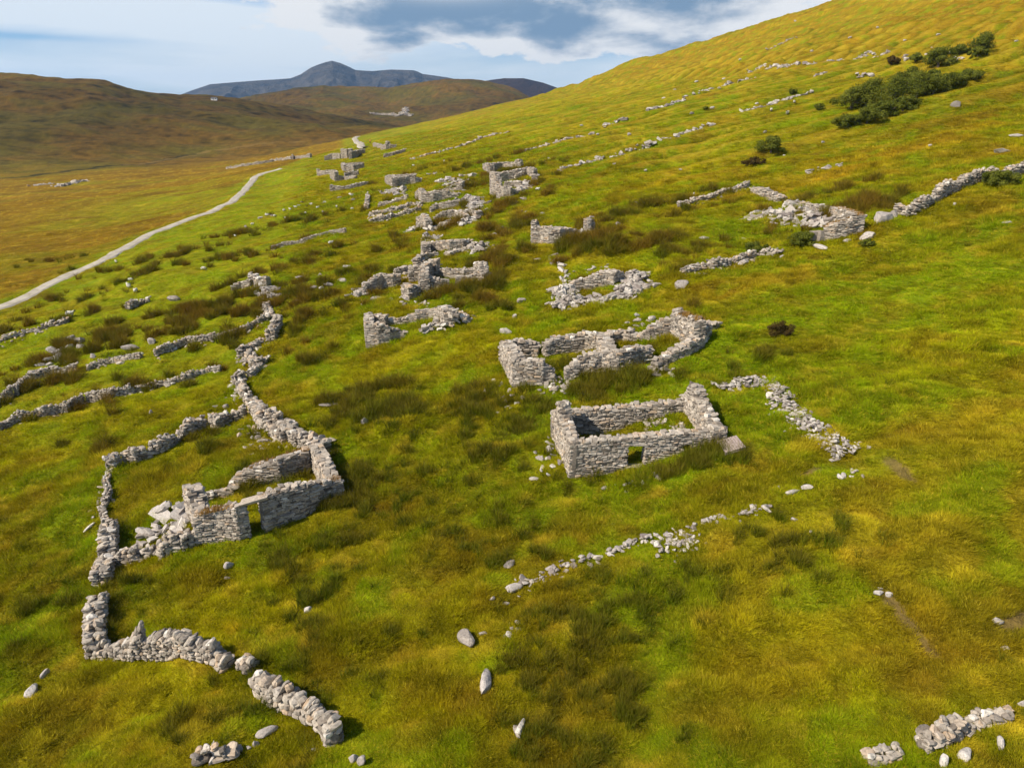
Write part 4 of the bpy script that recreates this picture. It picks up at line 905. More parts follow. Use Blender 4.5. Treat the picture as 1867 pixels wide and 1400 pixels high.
def slab_stone(px0, py0, px1, py1, wpx, label, tn=.75, thick=.22):
    """long stone lying in the grass between two sightings"""
    A, B = at(px0, py0), at(px1, py1); c = (A+B)/2; D = np.linalg.norm(c); e = B-A; L = np.linalg.norm(e); w = wpx/F0*D
    V0, F = ICO3; V = V0.copy()
    for _ in range(9):
        nrm = RNG.normal(size=3); nrm /= np.linalg.norm(nrm); q = V@nrm; V = V - np.maximum(q-.7, 0)[:,None]*nrm*.9
    V *= (1+.08*n3(V0,.5,int(RNG.integers(0,9999))))[:,None]; V /= np.abs(V).max(0); V = np.sign(V)*np.abs(V)**.85
    V = V*np.array([L/2, w/2, thick]); V[:,1] *= 1-.25*V[:,0]/(L/2)
    yaw = math.atan2(e[1], e[0]); p = -math.asin(e[2]/L); R = np.array(Matrix.Rotation(yaw,3,'Z') @ Matrix.Rotation(p,3,'Y'))
    V = V@R.T; me = mesh_from('slab_stone', V, F, False); fattr(me, 'tone', np.full(len(V), tn))
    o = link('slab_stone', me, BOULD); o.location = (c[0], c[1], c[2]+thick*.6); o['label'] = label; o['category'] = 'boulder'; o['group'] = 'loose boulders'; o['kind'] = 'thing'
slab_stone(881,1274,889,1224,20,'long upright slab lying in the grass at the bottom centre',.72)
slab_stone(842,1158,862,1182,26,'dark pointed boulder with white lichen patches, above the long slab',.15,.3)
boulder(881,1156,16,12,'small pinkish stone right of the dark lichen boulder',.5)
slab_stone(555,1120,570,1113,13,'pointed white stone alone in the grass, right of the enclosure',.95,.2)
slab_stone(407,1037,426,1031,13,'flat stone in the grass below the lower left cottage doorway',.6)
boulder(414,1054,12,6,'tiny flat stone just below the flat stone near the cottage',.5)
slab_stone(52,1276,68,1249,15,'white slab leaning in grass at lower left edge',.9)
slab_stone(74,1241,92,1224,7,'thin splinter of stone above the leaning white slab',.6)
boulder(663,772,18,16,'pinkish boulder in the rushes left of centre',.9)
slab_stone(465,1347,508,1328,16,'long grey slab beside the near broken wall at the bottom',.55,.2)
boulder(455,1366,9,15,'small upright stone left under the long grey slab',.6); boulder(466,1360,12,18,'pair stone right under the long grey slab',.55)
boulder(645,1388,16,20,'left pale stone of the pair at the bottom edge, left of centre',.8, .5); boulder(660,1392,16,24,'right stone of the pair at the bottom edge, left of centre',.6,-.3)
boulder(605,1347,16,18,'brown stone at the end of the near broken wall',.1)
boulder(573,1368,11,10,'white stone below the near broken wall',1.0)
slab_stone(943,1345,955,1318,11,'white shard stone at the bottom centre',.95,.2); slab_stone(938,1325,948,1350,8,'thin brown shard left of the white shard stone',.3,.15)
slab_stone(922,1038,936,1022,17,'brown slab half sunk in grass below the complete cottage',.2,.12)
slab_stone(921,1080,955,1068,14,'pale slab at the left end of the long stone line',.7,.2)
boulder(897,1094,11,13,'pinkish stone left of the long stone line',.6); boulder(922,1101,14,8,'flat grey stone below the pale slab',.5)
boulder(1003,1039,22,15,'largest rounded boulder in the long pale stone line',.75)
boulder(1449,949,14,10,'white stone right of the long pale line',1.0); boulder(1480,972,9,8,'small white stone lower right of the long pale line',.9)
boulder(1420,890,10,7,'small pale stone above the gap in the stone line',.9); slab_stone(1432,902,1458,898,9,'flat pale stone pair in the gap of the stone line',.8,.15); boulder(1473,892,24,12,'broad pale stones at the upper end of the stone line',.9)
boulder(1601,1083,16,10,'left white stone beside the bare peat streak',.95); boulder(1622,1086,14,11,'right white stone beside the bare peat streak',.9); boulder(1604,1074,10,6,'upper small stone beside the bare peat streak',.85)
boulder(1820,1134,20,12,'pale stone on the brown patch near the right edge',.85); boulder(1830,1182,16,7,'small white stone on the brown patch near the right edge',.9)
slab_stone(1752,1390,1762,1372,16,'white block under the wall at the bottom right corner',.95); slab_stone(1722,1400,1718,1385,12,'pale block at the bottom edge near the right corner',.9); slab_stone(1818,1352,1828,1372,8,'thin pale stone below the bottom right wall',.8)
boulder(1862,1285,12,14,'round stone cut by the right edge',.8)
boulder(1241,525,30,24,'large rounded grey boulder on the slope above the long ruin',.55,.55)
boulder(1606,404,40,28,'biggest pale boulder at the start of the dark climbing wall',.75); boulder(1628,399,18,22,'second boulder at the start of the dark climbing wall',.5)
boulder(1583,434,30,16,'pale broken boulder at the corner of the upper right ruin',.95,.3); slab_stone(1480,448,1508,456,12,'flat slab below the upper right ruin',.8,.2); boulder(1545,441,16,9,'small pale boulder below the upper right ruin wall',.85)
boulder(1354,482,22,14,'rounded boulder below the broken wall',.7); boulder(1307,487,22,20,'square boulder in the broken wall',.4); boulder(1426,470,9,8,'small stone at the end of the broken wall',.8)
boulder(1827,277,26,10,'long white boulder high on the right slope',1.0); boulder(1838,407,20,7,'white flat boulder right of the upper right ruin',.95); boulder(1853,249,24,6,'white slab near the right edge of the hill',.9)
boulder(1742,194,15,11,'dark-sided boulder with white top on the upper right slope',.15)
boulder(1695,268,8,6,'small white boulder on the brown band',.95); boulder(1806,316,12,5,'flat pale stone above the climbing wall',.85); boulder(1705,408,8,6,'small white stone below the climbing wall',.9); boulder(1740,376,7,8,'small stone under the climbing wall',.85)
boulder(922,607,24,15,'white oval boulder left of the long ruin',1.0); boulder(951,550,18,12,'grey boulder beside the collapsed ring',.4); boulder(938,581,8,14,'small pale stone left of the collapsed ring',.9)
boulder(979,475,16,8,'grey flat boulder above the collapsed ring',.55); boulder(1126,412,12,11,'grey rounded boulder right of the two-stack ruin',.5)
boulder(1285,435,26,6,'white flat boulder on the slope right of the two-stack ruin',.95); boulder(1357,436,9,4,'small white stone beside the white flat boulder',.9)
boulder(275,626,18,14,'squared grey boulder on the left pasture',.6); boulder(238,637,30,12,'long grey boulder on the left pasture',.45); boulder(121,664,15,10,'pale boulder above the left field wall',.75); boulder(170,652,14,10,'grey boulder between the left field walls',.55)
boulder(128,622,18,18,'large grey boulder above the left field walls',.5); boulder(68,606,14,10,'boulder in the dark bank wall at left',.6)
boulder(633,488,16,8,'white block on the green left of the central ruins',1.0); boulder(583,504,13,9,'grey stone on the green left of the central ruins',.6); boulder(548,507,22,6,'flat stones on the green at left',.7)
boulder(602,521,16,10,'grey boulder pair below the green',.55); boulder(572,526,12,8,'small grey boulder below the green',.5); boulder(688,547,26,11,'long grey boulder below the low ruin',.55)
boulder(543,551,9,8,'grey stone in the rushes below the stump ruin',.5); boulder(1164,585,20,8,'grey boulder above the long ruin, left one',.6); boulder(1190,583,17,12,'rounded pale boulder above the long ruin, right one',.8)
boulder(1160,596,20,8,'flat pale boulder just behind the long ruin wall',.7); boulder(1113,604,14,6,'small flat boulder behind the long ruin wall',.7)
boulder(596,739,30,7,'flat grey stone among rushes left of centre',.5); boulder(612,737,18,5,'second flat grey stone among rushes left of centre',.6)
boulder(315,548,24,12,'brown rock face in the left pasture',.05); boulder(412,745,12,14,'upright stone left of the spine wall',.6); boulder(393,742,9,6,'small pale stone left of the spine wall',.7)
boulder(276,755,7,13,'small standing stone in the pasture above the enclosure',.3)
boulder(1147,247,7,8,'small grey boulder on the middle of the hill slope',.6); boulder(1262,208,9,5,'grey boulder high on the green hill slope',.6); boulder(1299,198,10,6,'pale boulder high on the green hill slope',.9)
boulder(1184,201,16,7,'pale boulder on the hill stone line',.9); boulder(1652,110,9,8,'round white boulder below the topmost wall line',1.0); boulder(1755,109,12,6,'white boulder by the highest bush',.95); boulder(1740,107,8,6,'small white boulder by the highest bush',.9)
boulder(1711,65,8,5,'pale boulder near the top right of the hill',.85); boulder(1853,76,7,4,'tiny pale boulder at the top right edge',.9); boulder(1588,140,10,8,'pale boulder above the thicket of bushes',.8)
boulder(1265,357,5,9,'small upright pale stone by the pale wall',.9); boulder(1177,312,7,5,'tiny pale stone on the mid slope',.9); boulder(1395,242,7,5,'tiny pale stone right of the lone bush slope',.9)
for (x, y) in ((1312,162),(1320,145),(1450,40),(1600,52),(1550,70),(1480,95),(1230,165),(1090,246),(1210,180),(1430,285),(1500,260),(1380,190),(1650,75),(1350,110),(1270,150),(1060,230),(1000,290),(1120,300),(1240,310),(1160,370)):
    boulder(x, y, 7, 4, 'tiny pale stone scattered on the open hill slope', .9, group='tiny pale stones on the hill')

rubble_line('rocky grey bank rising through the rushes on the left pasture', [[(135,618),(122,632),(100,655),(85,670),(62,688)]], 2.2,.4,(.3,.8),.9, BOULD)
rubble_line('row of grey stones in front of the low ruin left of centre', [[(568,526),(590,522),(608,519),(625,512)],[(700,548),(725,545),(745,546)]], .9,.1,(.3,.7),.8, BOULD)
rubble_line('pale stone edge curving below the pointed gable ruin', [[(897,430),(912,420),(925,416)],[(935,375),(950,366),(962,362)]], .8,.2,(.2,.4),1.2)
rubble_line('stones along the crooked line below the left ruin stump', [[(480,552),(478,565),(484,582)],[(450,640),(444,655),(452,668)]], .9,.25,(.2,.45),1.4, STONE)
# ------------------------------------------------------------------ wooden platform at the cottage gable
m, nt, ns, ls = nmat('weathered_wood'); out = N(ns,'ShaderNodeOutputMaterial'); b = N(ns,'ShaderNodeBsdfPrincipled', i_Roughness=.8)
g = N(ns,'ShaderNodeTexCoord'); n1 = N(ns,'ShaderNodeTexNoise', i_Scale=14.0, i_Detail=5.0); ls.new(g.outputs['Object'], n1.inputs['Vector'])
r = ramp(ns, [(.3,(.26,.20,.17)),(.7,(.46,.37,.33))]); ls.new(n1.outputs['Fac'], r.inputs['Fac']); ls.new(r.outputs['Color'], b.inputs['Base Color']); ls.new(b.outputs[0], out.inputs[0]); WOOD = m
def box_mesh(name, boxes):
    V = []; F = []
    for (o, ax, ay, az) in boxes:   # corner + three edge vectors
        k = len(V)
        for i in (0,1):
            for j in (0,1):
                for l in (0,1): V.append(np.array(o)+np.array(ax)*i+np.array(ay)*j+np.array(az)*l)
        F += [(k,k+1,k+3,k+2),(k+4,k+6,k+7,k+5),(k,k+4,k+5,k+1),(k+2,k+3,k+7,k+6),(k,k+2,k+6,k+4),(k+1,k+5,k+7,k+3)]
    return mesh_from(name, V, F)
cA = at(1037,872); cB = at(1322,808); e2 = (cB-cA)[:2]; e2 = e2/np.linalg.norm(e2); n2_ = np.array([-e2[1], e2[0]]); n2_ = n2_ if n2_[1] > 0 else -n2_
P = at(1359,823); zp = .26
R = empty('wooden_platform', tuple(P), 'small grey plank platform on the grass beside the right gable of the complete cottage', 'platform')
g0 = hz(*P[:2]); E3 = np.array([*e2, (g0-hz(*(P[:2]-e2*1.4)))/1.4*.75]); N3 = np.array([*n2_, (hz(*(P[:2]+n2_*1.7))-g0)/1.7*.75]); K = 8; bw = 1.1/K
for i in range(K):
    link('plank', box_mesh('plank', [((-E3*(i+1)*bw)+np.array([0,0,zp]), E3*bw*.8, N3*1.5, (0,0,.045))]), WOOD, R)
link('frame', box_mesh('frame', [(-E3*1.1+N3*y+np.array([0,0,zp-.14]), E3*1.1, N3*.06, (0,0,.135)) for y in (.02,.7,1.4)]), WOOD, R)
for x in (-1.05,-.12):
    for y in (.1,1.35): link('leg', box_mesh('leg', [(E3*x+N3*y+np.array([0,0,zp-.6]), E3*.08, N3*.08, (0,0,.48))]), WOOD, R)
# ------------------------------------------------------------------ far white cottage
def flat(name, c, rough=.8):
    m, nt, ns, ls = nmat(name); out = N(ns,'ShaderNodeOutputMaterial'); b = N(ns,'ShaderNodeBsdfPrincipled', i_Roughness=rough); b.inputs['Base Color'].default_value = (*c,1)
    n1 = N(ns,'ShaderNodeTexNoise', i_Scale=6.0, i_Detail=3.0); bp = N(ns,'ShaderNodeBump', i_Strength=.3, i_Distance=.02); ls.new(n1.outputs['Fac'], bp.inputs['Height']); ls.new(bp.outputs[0], b.inputs['Normal'])
    ls.new(b.outputs[0], out.inputs[0]); return m
WHITE = flat('limewash', (.8,.8,.77)); SLATE = flat('slate', (.09,.09,.10)); GLASS = flat('dark_glass', (.02,.025,.03), .2)
P, D = atD(391,183); w_ = 9/F0*D; d_ = w_*.5; h_ = w_*.28; rz = w_*.2
R = empty('cottage', tuple(P), 'tiny white cottage on the saddle between the far brown hills', 'house')
V = [(-w_/2,-d_/2,-1),(w_/2,-d_/2,-1),(w_/2,d_/2,-1),(-w_/2,d_/2,-1),(-w_/2,-d_/2,h_),(w_/2,-d_/2,h_),(w_/2,d_/2,h_),(-w_/2,d_/2,h_)]
link('wall', mesh_from('wall', V, [(0,1,5,4),(1,2,6,5),(2,3,7,6),(3,0,4,7)]), WHITE, R)
link('roof', mesh_from('roof', [(-w_*.52,-d_*.56,h_*.98),(w_*.52,-d_*.56,h_*.98),(w_*.52,0,h_+rz),(-w_*.52,0,h_+rz),(-w_*.52,d_*.56,h_*.98),(w_*.52,d_*.56,h_*.98)], [(0,1,2,3),(3,2,5,4)]), SLATE, R)
for i in (-.3,.3): link('window', box_mesh('window', [((w_*i-.5,-d_/2-.05,h_*.35),(1.2,0,0),(0,.04,0),(0,0,1.2))]), GLASS, R)
link('door', box_mesh('door', [((-.5,-d_/2-.05,0),(1.1,0,0),(0,.04,0),(0,0,2.1))]), GLASS, R)
# ------------------------------------------------------------------ sheep
def skinned(name, verts, edges, radii, root=0, sub=1):
    me = bpy.data.meshes.new(name); me.from_pydata(verts, edges, []); o = bpy.data.objects.new(name, me); COL.objects.link(o)
    md = o.modifiers.new('s','SKIN'); 
    for i, r_ in enumerate(radii): me.skin_vertices[0].data[i].radius = r_ if isinstance(r_, tuple) else (r_, r_)
    me.skin_vertices[0].data[root].use_root = True
    s = o.modifiers.new('u','SUBSURF'); s.levels = sub; s.render_levels = sub
    dg = bpy.context.evaluated_depsgraph_get(); dg.update(); m2 = bpy.data.meshes.new_from_object(o.evaluated_get(dg)); m2.name = name
    bpy.data.objects.remove(o); return m2
m, nt, ns, ls = nmat('wool_and_face'); out = N(ns,'ShaderNodeOutputMaterial'); b = N(ns,'ShaderNodeBsdfPrincipled', i_Roughness=.95)
a = N(ns,'ShaderNodeAttribute', attribute_name='tone'); r = ramp(ns, [(.4,(.035,.03,.028)),(.6,(.66,.62,.52))]); ls.new(a.outputs['Fac'], r.inputs['Fac']); ls.new(r.outputs['Color'], b.inputs['Base Color'])
n1 = N(ns,'ShaderNodeTexNoise', i_Scale=30.0); bp = N(ns,'ShaderNodeBump', i_Strength=.8, i_Distance=.03); ls.new(n1.outputs['Fac'], bp.inputs['Height']); ls.new(bp.outputs[0], b.inputs['Normal']); ls.new(b.outputs[0], out.inputs[0]); WOOL = m
def make_sheep(graze):
    hd = [(.62,0,.50),(.74,0,.30),(.86,0,.12)] if graze else [(.60,0,.84),(.70,0,.93),(.88,0,.86)]
    vs = [(0,0,.62),(-.25,0,.63),(-.46,0,.60),(-.56,0,.50),(.25,0,.63),(.44,0,.66)] + hd
    ed = [(0,1),(1,2),(2,3),(0,4),(4,5),(5,6),(6,7),(7,8)]; rad = [.27,.27,.21,.05,.26,.19,.12,.10,.055]
    for bx, par, kx in ((.34,4,.03),(-.38,2,-.05)):
        for s in (-1,1):
            i = len(vs); vs += [(bx,s*.13,.42),(bx-kx,s*.13,.24),(bx,s*.13,.0)]; ed += [(par,i),(i,i+1),(i+1,i+2)]; rad += [.09,.045,.035]
    me = skinned('sheep', vs, ed, rad)
    co = np.zeros(len(me.vertices)*3, np.float32); me.vertices.foreach_get('co', co); co = co.reshape(-1,3)
    t = np.ones(len(co)); t[co[:,2] < .30] = 0
    t[co[:,0] > (.64 if graze else .66)] = 0
    fattr(me, 'tone', t); me.materials.append(WOOL)
    for p in me.polygons: p.use_smooth = True
    return me
SH = [make_sheep(True), make_sheep(False)]
sheep = [(212,480,7,1,'sheep highest on the left pasture, near the track'),(239,513,8,0,'upper sheep of the three close together on the left pasture'),(235,526,12,1,'left sheep of the three close together on the left pasture'),
 (248,534,11,0,'right sheep of the three close together on the left pasture'),(128,578,14,1,'lone white sheep grazing at the lower left pasture edge'),(332,461,8,0,'sheep right of the track on the left pasture'),(371,493,9,0,'sheep by a dark rush clump on the left pasture'),
 (429,432,5,1,'small dark-faced sheep far up the pasture'),(603,446,9,1,'dark-faced sheep on the green above the central ruins'),(980,348,8,1,'white sheep right of the tallest back ruin'),(1435,210,9,1,'dark-faced sheep high on the slope below the stone line'),
 (1406,204,8,0,'grey-white sheep left of the dark-faced one high on the slope'),(1448,189,7,1,'sheep above and right of the dark-faced one high on the slope'),(810,296,5,0,'sheep above the far cottages, mid slope'),(754,304,5,0,'sheep left of the mid slope sheep')]
for i, (x, y, ws_, kx, lab) in enumerate(sheep):
    q = at(x, y); ssc = ws_/F0*np.linalg.norm(q)/1.25; o = link('sheep', SH[kx]); o.location = tuple(q); o.rotation_euler = (0,0,RNG.uniform(0,6.28)); o.scale = (ssc,)*3; o['label'] = lab; o['category'] = 'sheep'; o['group'] = 'sheep grazing on the hillside'
for (x, y) in ((486,394),(501,396),(521,400),(518,386),(529,384),(539,380),(579,381),(589,389),(614,379),(642,383),(460,411),(557,391)):
    q = at(x, y); o = link('sheep', SH[int(RNG.integers(0,2))]); o.location = tuple(q); o.rotation_euler = (0,0,RNG.uniform(0,6.28)); o.scale = (6/F0*np.linalg.norm(q)/1.25,)*3
    o['label'] = 'tiny white sheep of the distant flock on the green pasture right of the track'; o['category'] = 'sheep'; o['group'] = 'distant flock right of the track'
# ------------------------------------------------------------------ shrubs
def leaf_mat(name, ca, cb):
    m, nt, ns, ls = nmat(name); out = N(ns,'ShaderNodeOutputMaterial'); d = N(ns,'ShaderNodeBsdfDiffuse'); t = N(ns,'ShaderNodeBsdfTranslucent'); mx = N(ns,'ShaderNodeMixShader'); mx.inputs[0].default_value = .25
    a = N(ns,'ShaderNodeAttribute', attribute_name='tone'); r = ramp(ns, [(0,ca),(1,cb)]); ls.new(a.outputs['Fac'], r.inputs['Fac'])
    ls.new(r.outputs['Color'], d.inputs['Color']); ls.new(r.outputs['Color'], t.inputs['Color']); ls.new(d.outputs[0], mx.inputs[1]); ls.new(t.outputs[0], mx.inputs[2]); ls.new(mx.outputs[0], out.inputs[0]); return m
LEAF = leaf_mat('dark_leaves', (.050,.070,.010), (.230,.240,.035)); BLEAF = leaf_mat('brown_leaves', (.05,.03,.01), (.14,.10,.03)); BARK = flat('bark', (.12,.09,.07))
def shrub(px, py, wpx, hpx, label, mat=None, group=None, dens=1.0):
    P, D = atD(px, py); w = wpx/F0*D*1.25; h = hpx/F0*D*1.12
    R = empty('shrub', tuple(P), label, 'shrub', group)
    nb = max(7, int(17*min(2.5, w/h))); cen = []; 
    for i in range(nb):
        a = RNG.uniform(0,6.28); rr = RNG.uniform(0,.42)*w; z = h*RNG.uniform(.22,.84)*(1-.35*(rr/(.5*w))**2); cen.append((rr*math.cos(a), rr*math.sin(a)*.8, z, RNG.uniform(.13,.30)*h*.95))
    V=[];F=[];T=[]
    ls_ = max(.07, 1.6/F0*D); cnt = int(min(300, 95*dens*max(1, (h/ls_/6)**1.3)))
    for (cx,cy,cz,r_) in cen:
        d = RNG.normal(size=(cnt,3)); d /= np.linalg.norm(d,axis=1)[:,None]; rad = r_*RNG.uniform(.55,1.12,cnt); base = RNG.uniform(0,1)
        p = d*rad[:,None]*np.array([1.25,1.15,.85]) + np.array([cx,cy,cz])
        for q, dd in zip(p, d):
            s_ = ls_*RNG.uniform(.6,1.4); t1 = np.cross(dd, RNG.normal(size=3)); t1 /= np.linalg.norm(t1)+1e-6; t2 = np.cross(dd, t1) + dd*RNG.normal(0,.6); k = len(V)
            V += [q-t1*s_*.5, q+t2*s_*.35, q+t1*s_*.5, q-t2*s_*.35]; F.append((k,k+1,k+2,k+3)); T += [float(np.clip(.5*base+.5*RNG.uniform(),0,1))]*4
    link('foliage', None if not V else mesh_from('foliage', V, F), None, R)
    fo = R.children[-1]; fattr(fo.data, 'tone', T); fo.data.materials.append(mat or LEAF)
    vs = [(0,0,-.3),(0,0,h*.25)]; ed = [(0,1)]; rad = [.10*h*.5,.08*h*.5]
    for (cx,cy,cz,r_) in cen[:6]:
        i = len(vs); vs += [(cx*.5,cy*.5,cz*.6+h*.1),(cx,cy,cz)]; ed += [(1,i),(i,i+1)]; rad += [.05*h*.5,.025*h*.5]
    me = skinned('trunk', vs, ed, rad, 0, 0); link('trunk', me, BARK, R)
TH = 'bushes of the dark thicket'
for (x,y,w,h,l) in ((1545,233,46,18,'low dark bush at the lower left tip of the thicket'),(1580,226,48,22,'dark bush along the lower edge of the thicket'),(1612,214,44,22,'bush in the lower middle of the thicket'),(1552,198,52,30,'tall rounded bush at the left end of the thicket'),
  (1590,195,56,40,'large dark bush in the middle of the thicket'),(1630,192,54,44,'largest, highest bush of the thicket'),(1668,180,46,36,'dark bush right of the largest in the thicket'),(1700,172,44,28,'bush where the thicket starts to thin to the right'),
  (1733,160,40,20,'low bush in the right tail of the thicket'),(1764,150,34,16,'last low bush at the right tip of the thicket'),(1645,205,40,22,'bush at the lower right edge of the thicket'),(1655,160,38,26,'bush at the upper back edge of the thicket')):
    shrub(x,y,w,h,l,None,TH,1.2)
for a in ((1710,122,36,24,'dark round bush above the thicket'),(1788,95,22,24,'tallest small bush near the top right, by white stones'),(1782,104,24,12,'low bush below the tallest small bush'),(1749,102,24,14,'dark bush left of the white boulder high on the slope'),
          (1669,113,15,11,'small bush left of the round bush above the thicket'),(1700,144,16,12,'little bush just above the thicket'),(1405,279,38,24,'lone dark bush on the open mid slope with a grey stone beside it'),(1493,201,12,10,'tiny round bush left of the thicket'),
          (1377,462,36,18,'green rounded gorse bush on the broken wall'),(1463,450,44,24,'dark green bush at the corner of the upper right ruin'),(1820,340,46,22,'dark bush growing over the climbing wall at the right'),
          (1580,448,20,10,'low green bush by the fallen boulder at the upper right ruin'),(1445,172,10,8,'tiny dark bush on the upper stone line'),(1286,201,6,6,'tiny dark bush beside the pale boulder on the slope')):
    shrub(*a)
for a in ((1422,615,34,26,'lone brown heathery bush on the green slope right of the long ruin'),(1626,118,17,11,'brown bush on the topmost wall line'),(1374,301,34,12,'low dark brown bush on the mid slope')):
    shrub(*a, BLEAF)
# ------------------------------------------------------------------ walker far off on the track
CO = flat('orange_jacket', (.75,.25,.02)); DK = flat('dark_trousers', (.03,.03,.04)); SKIN = flat('skin', (.5,.33,.25)); HAIR = flat('dark_hair', (.04,.03,.02))
P = at(675,262); R = link('person', skinned('person', [(0,0,.95),(0,0,1.15),(0,0,1.4),(0,0,1.52),(0,0,1.66),(-.19,0,1.4),(-.25,.02,1.12),(-.24,-.08,.86),(.19,0,1.4),(.25,.02,1.12),(.24,-.08,.86),(-.1,0,.9),(-.11,-.03,.48),(-.11,.02,.06),(-.11,-.14,.03),(.1,0,.9),(.11,.05,.48),(.11,.12,.06),(.11,-.04,.03)],
  [(0,1),(1,2),(2,3),(3,4),(2,5),(5,6),(6,7),(2,8),(8,9),(9,10),(0,11),(11,12),(12,13),(13,14),(0,15),(15,16),(16,17),(17,18)],
  [.14,.13,.15,.06,.10,.07,.05,.035,.07,.05,.035,.1,.065,.045,.04,.1,.065,.045,.04]), None)
for i, m_ in enumerate((CO, DK, SKIN)): R.data.materials.append(m_)
for p in R.data.polygons:
    z = sum(R.data.vertices[v].co.z for v in p.vertices)/len(p.vertices); p.material_index = 1 if z < .88 else (2 if z > 1.5 else 0); p.use_smooth = True
R.location = tuple(P); R['label'] = 'tiny distant walker in an orange jacket standing by the far bend of the track'; R['category'] = 'person'
V0, F = ICO2; Vh = V0[:, :]*np.array([.10,.115,.10]) + np.array([0,.02,1.71]); link('hair', mesh_from('hair', Vh, F, True), HAIR, R)
# ------------------------------------------------------------------ grass and rushes (uncountable)
def tuft(name, nb, hmin, hmax, wid, rad, splay, seed, segs=3, curl=.5):
    rg = np.random.default_rng(seed); V=[]; F=[]; T=[]
    wind = np.array([.8,.25])
    for i in range(nb):
        a = rg.uniform(0,6.283); r0 = rad*math.sqrt(rg.uniform()); x0, y0 = r0*math.cos(a), r0*math.sin(a); h = rg.uniform(hmin,hmax)
        d = np.array([math.cos(a), math.sin(a)])*splay*rg.uniform(.2,1.2) + rg.normal(0,.22,2) + wind*curl*rg.uniform(.3,1); f = rg.uniform(0,3.14); wv = np.array([math.cos(f), math.sin(f)])*wid*rg.uniform(.6,1.3)
        k = len(V)
        for s in range(segs):
            t = s/segs; w = 1-.6*t; c = np.array([x0,y0]) + d*h*t*t*1.0 + d*h*.25*t; z = h*(t-.22*t*t*np.linalg.norm(d)) - .03
            V += [(*(c-wv*w/2),z),(*(c+wv*w/2),z)]; T += [t,t]
        c = np.array([x0,y0]) + d*h*1.25; V.append((*c, h*(1-.22*np.linalg.norm(d))-.03)); T.append(1)
        for s in range(segs-1): F += [(k+2*s,k+2*s+1,k+2*s+3),(k+2*s,k+2*s+3,k+2*s+2)]
        F.append((k+2*segs-2,k+2*segs-1,k+2*segs))
    me = mesh_from(name, V, F, True); fattr(me, 'tip', T); return me
def blade_mat(name, tipc, tipf, rootf, trans=.35):
    m, nt, ns, ls = nmat(name); out = N(ns,'ShaderNodeOutputMaterial'); d = N(ns,'ShaderNodeBsdfDiffuse'); t = N(ns,'ShaderNodeBsdfTranslucent'); mx = N(ns,'ShaderNodeMixShader'); mx.inputs[0].default_value = trans
    a = N(ns,'ShaderNodeAttribute', attribute_name='tint', attribute_type='INSTANCER'); tp = N(ns,'ShaderNodeAttribute', attribute_name='tip')
    rr = ramp(ns, [(.35,(0,0,0)),(1,(tipf,)*3)]); ls.new(tp.outputs['Fac'], rr.inputs['Fac']); c = mixc(ns, ls, 'MIX', rr.outputs['Color'], a.outputs['Color'], tipc)
    ls.new(c, d.inputs['Color']); ls.new(c, t.inputs['Color']); ls.new(d.outputs[0], mx.inputs[1]); ls.new(t.outputs[0], mx.inputs[2]); ls.new(mx.outputs[0], out.inputs[0]); return m
GM = blade_mat('grass_blades', (.55,.46,.03), .25, 1); RM = blade_mat('rush_stems', (.22,.13,.03), .55, 1, .2)
def scatter_obj(name, X, Y, scale, zs, rot, tints, variants, mat, label):
    n = len(X); Z = H(X, Y)
    me = bpy.data.meshes.new(name); me.vertices.add(n); me.vertices.foreach_set('co', np.stack([X,Y,Z-.02],1).astype(np.float32).ravel())
    cattr(me, 'tint', tints); fattr(me, 'rz', rot); fattr(me, 'sx', scale); fattr(me, 'sz', zs)
    ia = me.attributes.new('pick', 'INT', 'POINT'); ia.data.foreach_set('value', RNG.integers(0, len(variants), n).astype(np.int32))
    o = link(name, me, None, None, label=label, kind='stuff'); o['category'] = 'grass'
    c = bpy.data.collections.new(name+'_kinds')
    for i, v in enumerate(variants):
        v.materials.append(mat); vo = bpy.data.objects.new(v.name, v); c.objects.link(vo)
    gt = bpy.data.node_groups.new(name, 'GeometryNodeTree'); gt.interface.new_socket('Geometry', in_out='INPUT', socket_type='NodeSocketGeometry'); gt.interface.new_socket('Geometry', in_out='OUTPUT', socket_type='NodeSocketGeometry')
    q = gt.nodes; l = gt.links; gi = q.new('NodeGroupInput'); go = q.new('NodeGroupOutput'); ip = q.new('GeometryNodeInstanceOnPoints'); ci = q.new('GeometryNodeCollectionInfo')
    ci.inputs['Collection'].default_value = c; ci.inputs['Separate Children'].default_value = True; ci.inputs['Reset Children'].default_value = True
    def na(nm, dt):
        a = q.new('GeometryNodeInputNamedAttribute'); a.data_type = dt; a.inputs['Name'].default_value = nm; return next(s for s in a.outputs if s.enabled and s.name == 'Attribute')
    ip.inputs['Pick Instance'].default_value = True; l.new(gi.outputs[0], ip.inputs['Points']); l.new(ci.outputs[0], ip.inputs['Instance']); l.new(na('pick','INT'), ip.inputs['Instance Index'])
    cr = q.new('ShaderNodeCombineXYZ'); l.new(na('rz','FLOAT'), cr.inputs[2]); l.new(cr.outputs[0], ip.inputs['Rotation'])
    cs = q.new('ShaderNodeCombineXYZ'); s1 = na('sx','FLOAT'); l.new(s1, cs.inputs[0]); l.new(s1, cs.inputs[1]); l.new(na('sz','FLOAT'), cs.inputs[2]); l.new(cs.outputs[0], ip.inputs['Scale'])
    l.new(ip.outputs[0], go.inputs[0]); md = o.modifiers.new('scatter','NODES'); md.node_group = gt; return o
TP = np.array([at(*p)[:2] for p in TRACK]); TPD = np.concatenate([np.linspace(TP[i],TP[i+1],60) for i in range(len(TP)-1)])
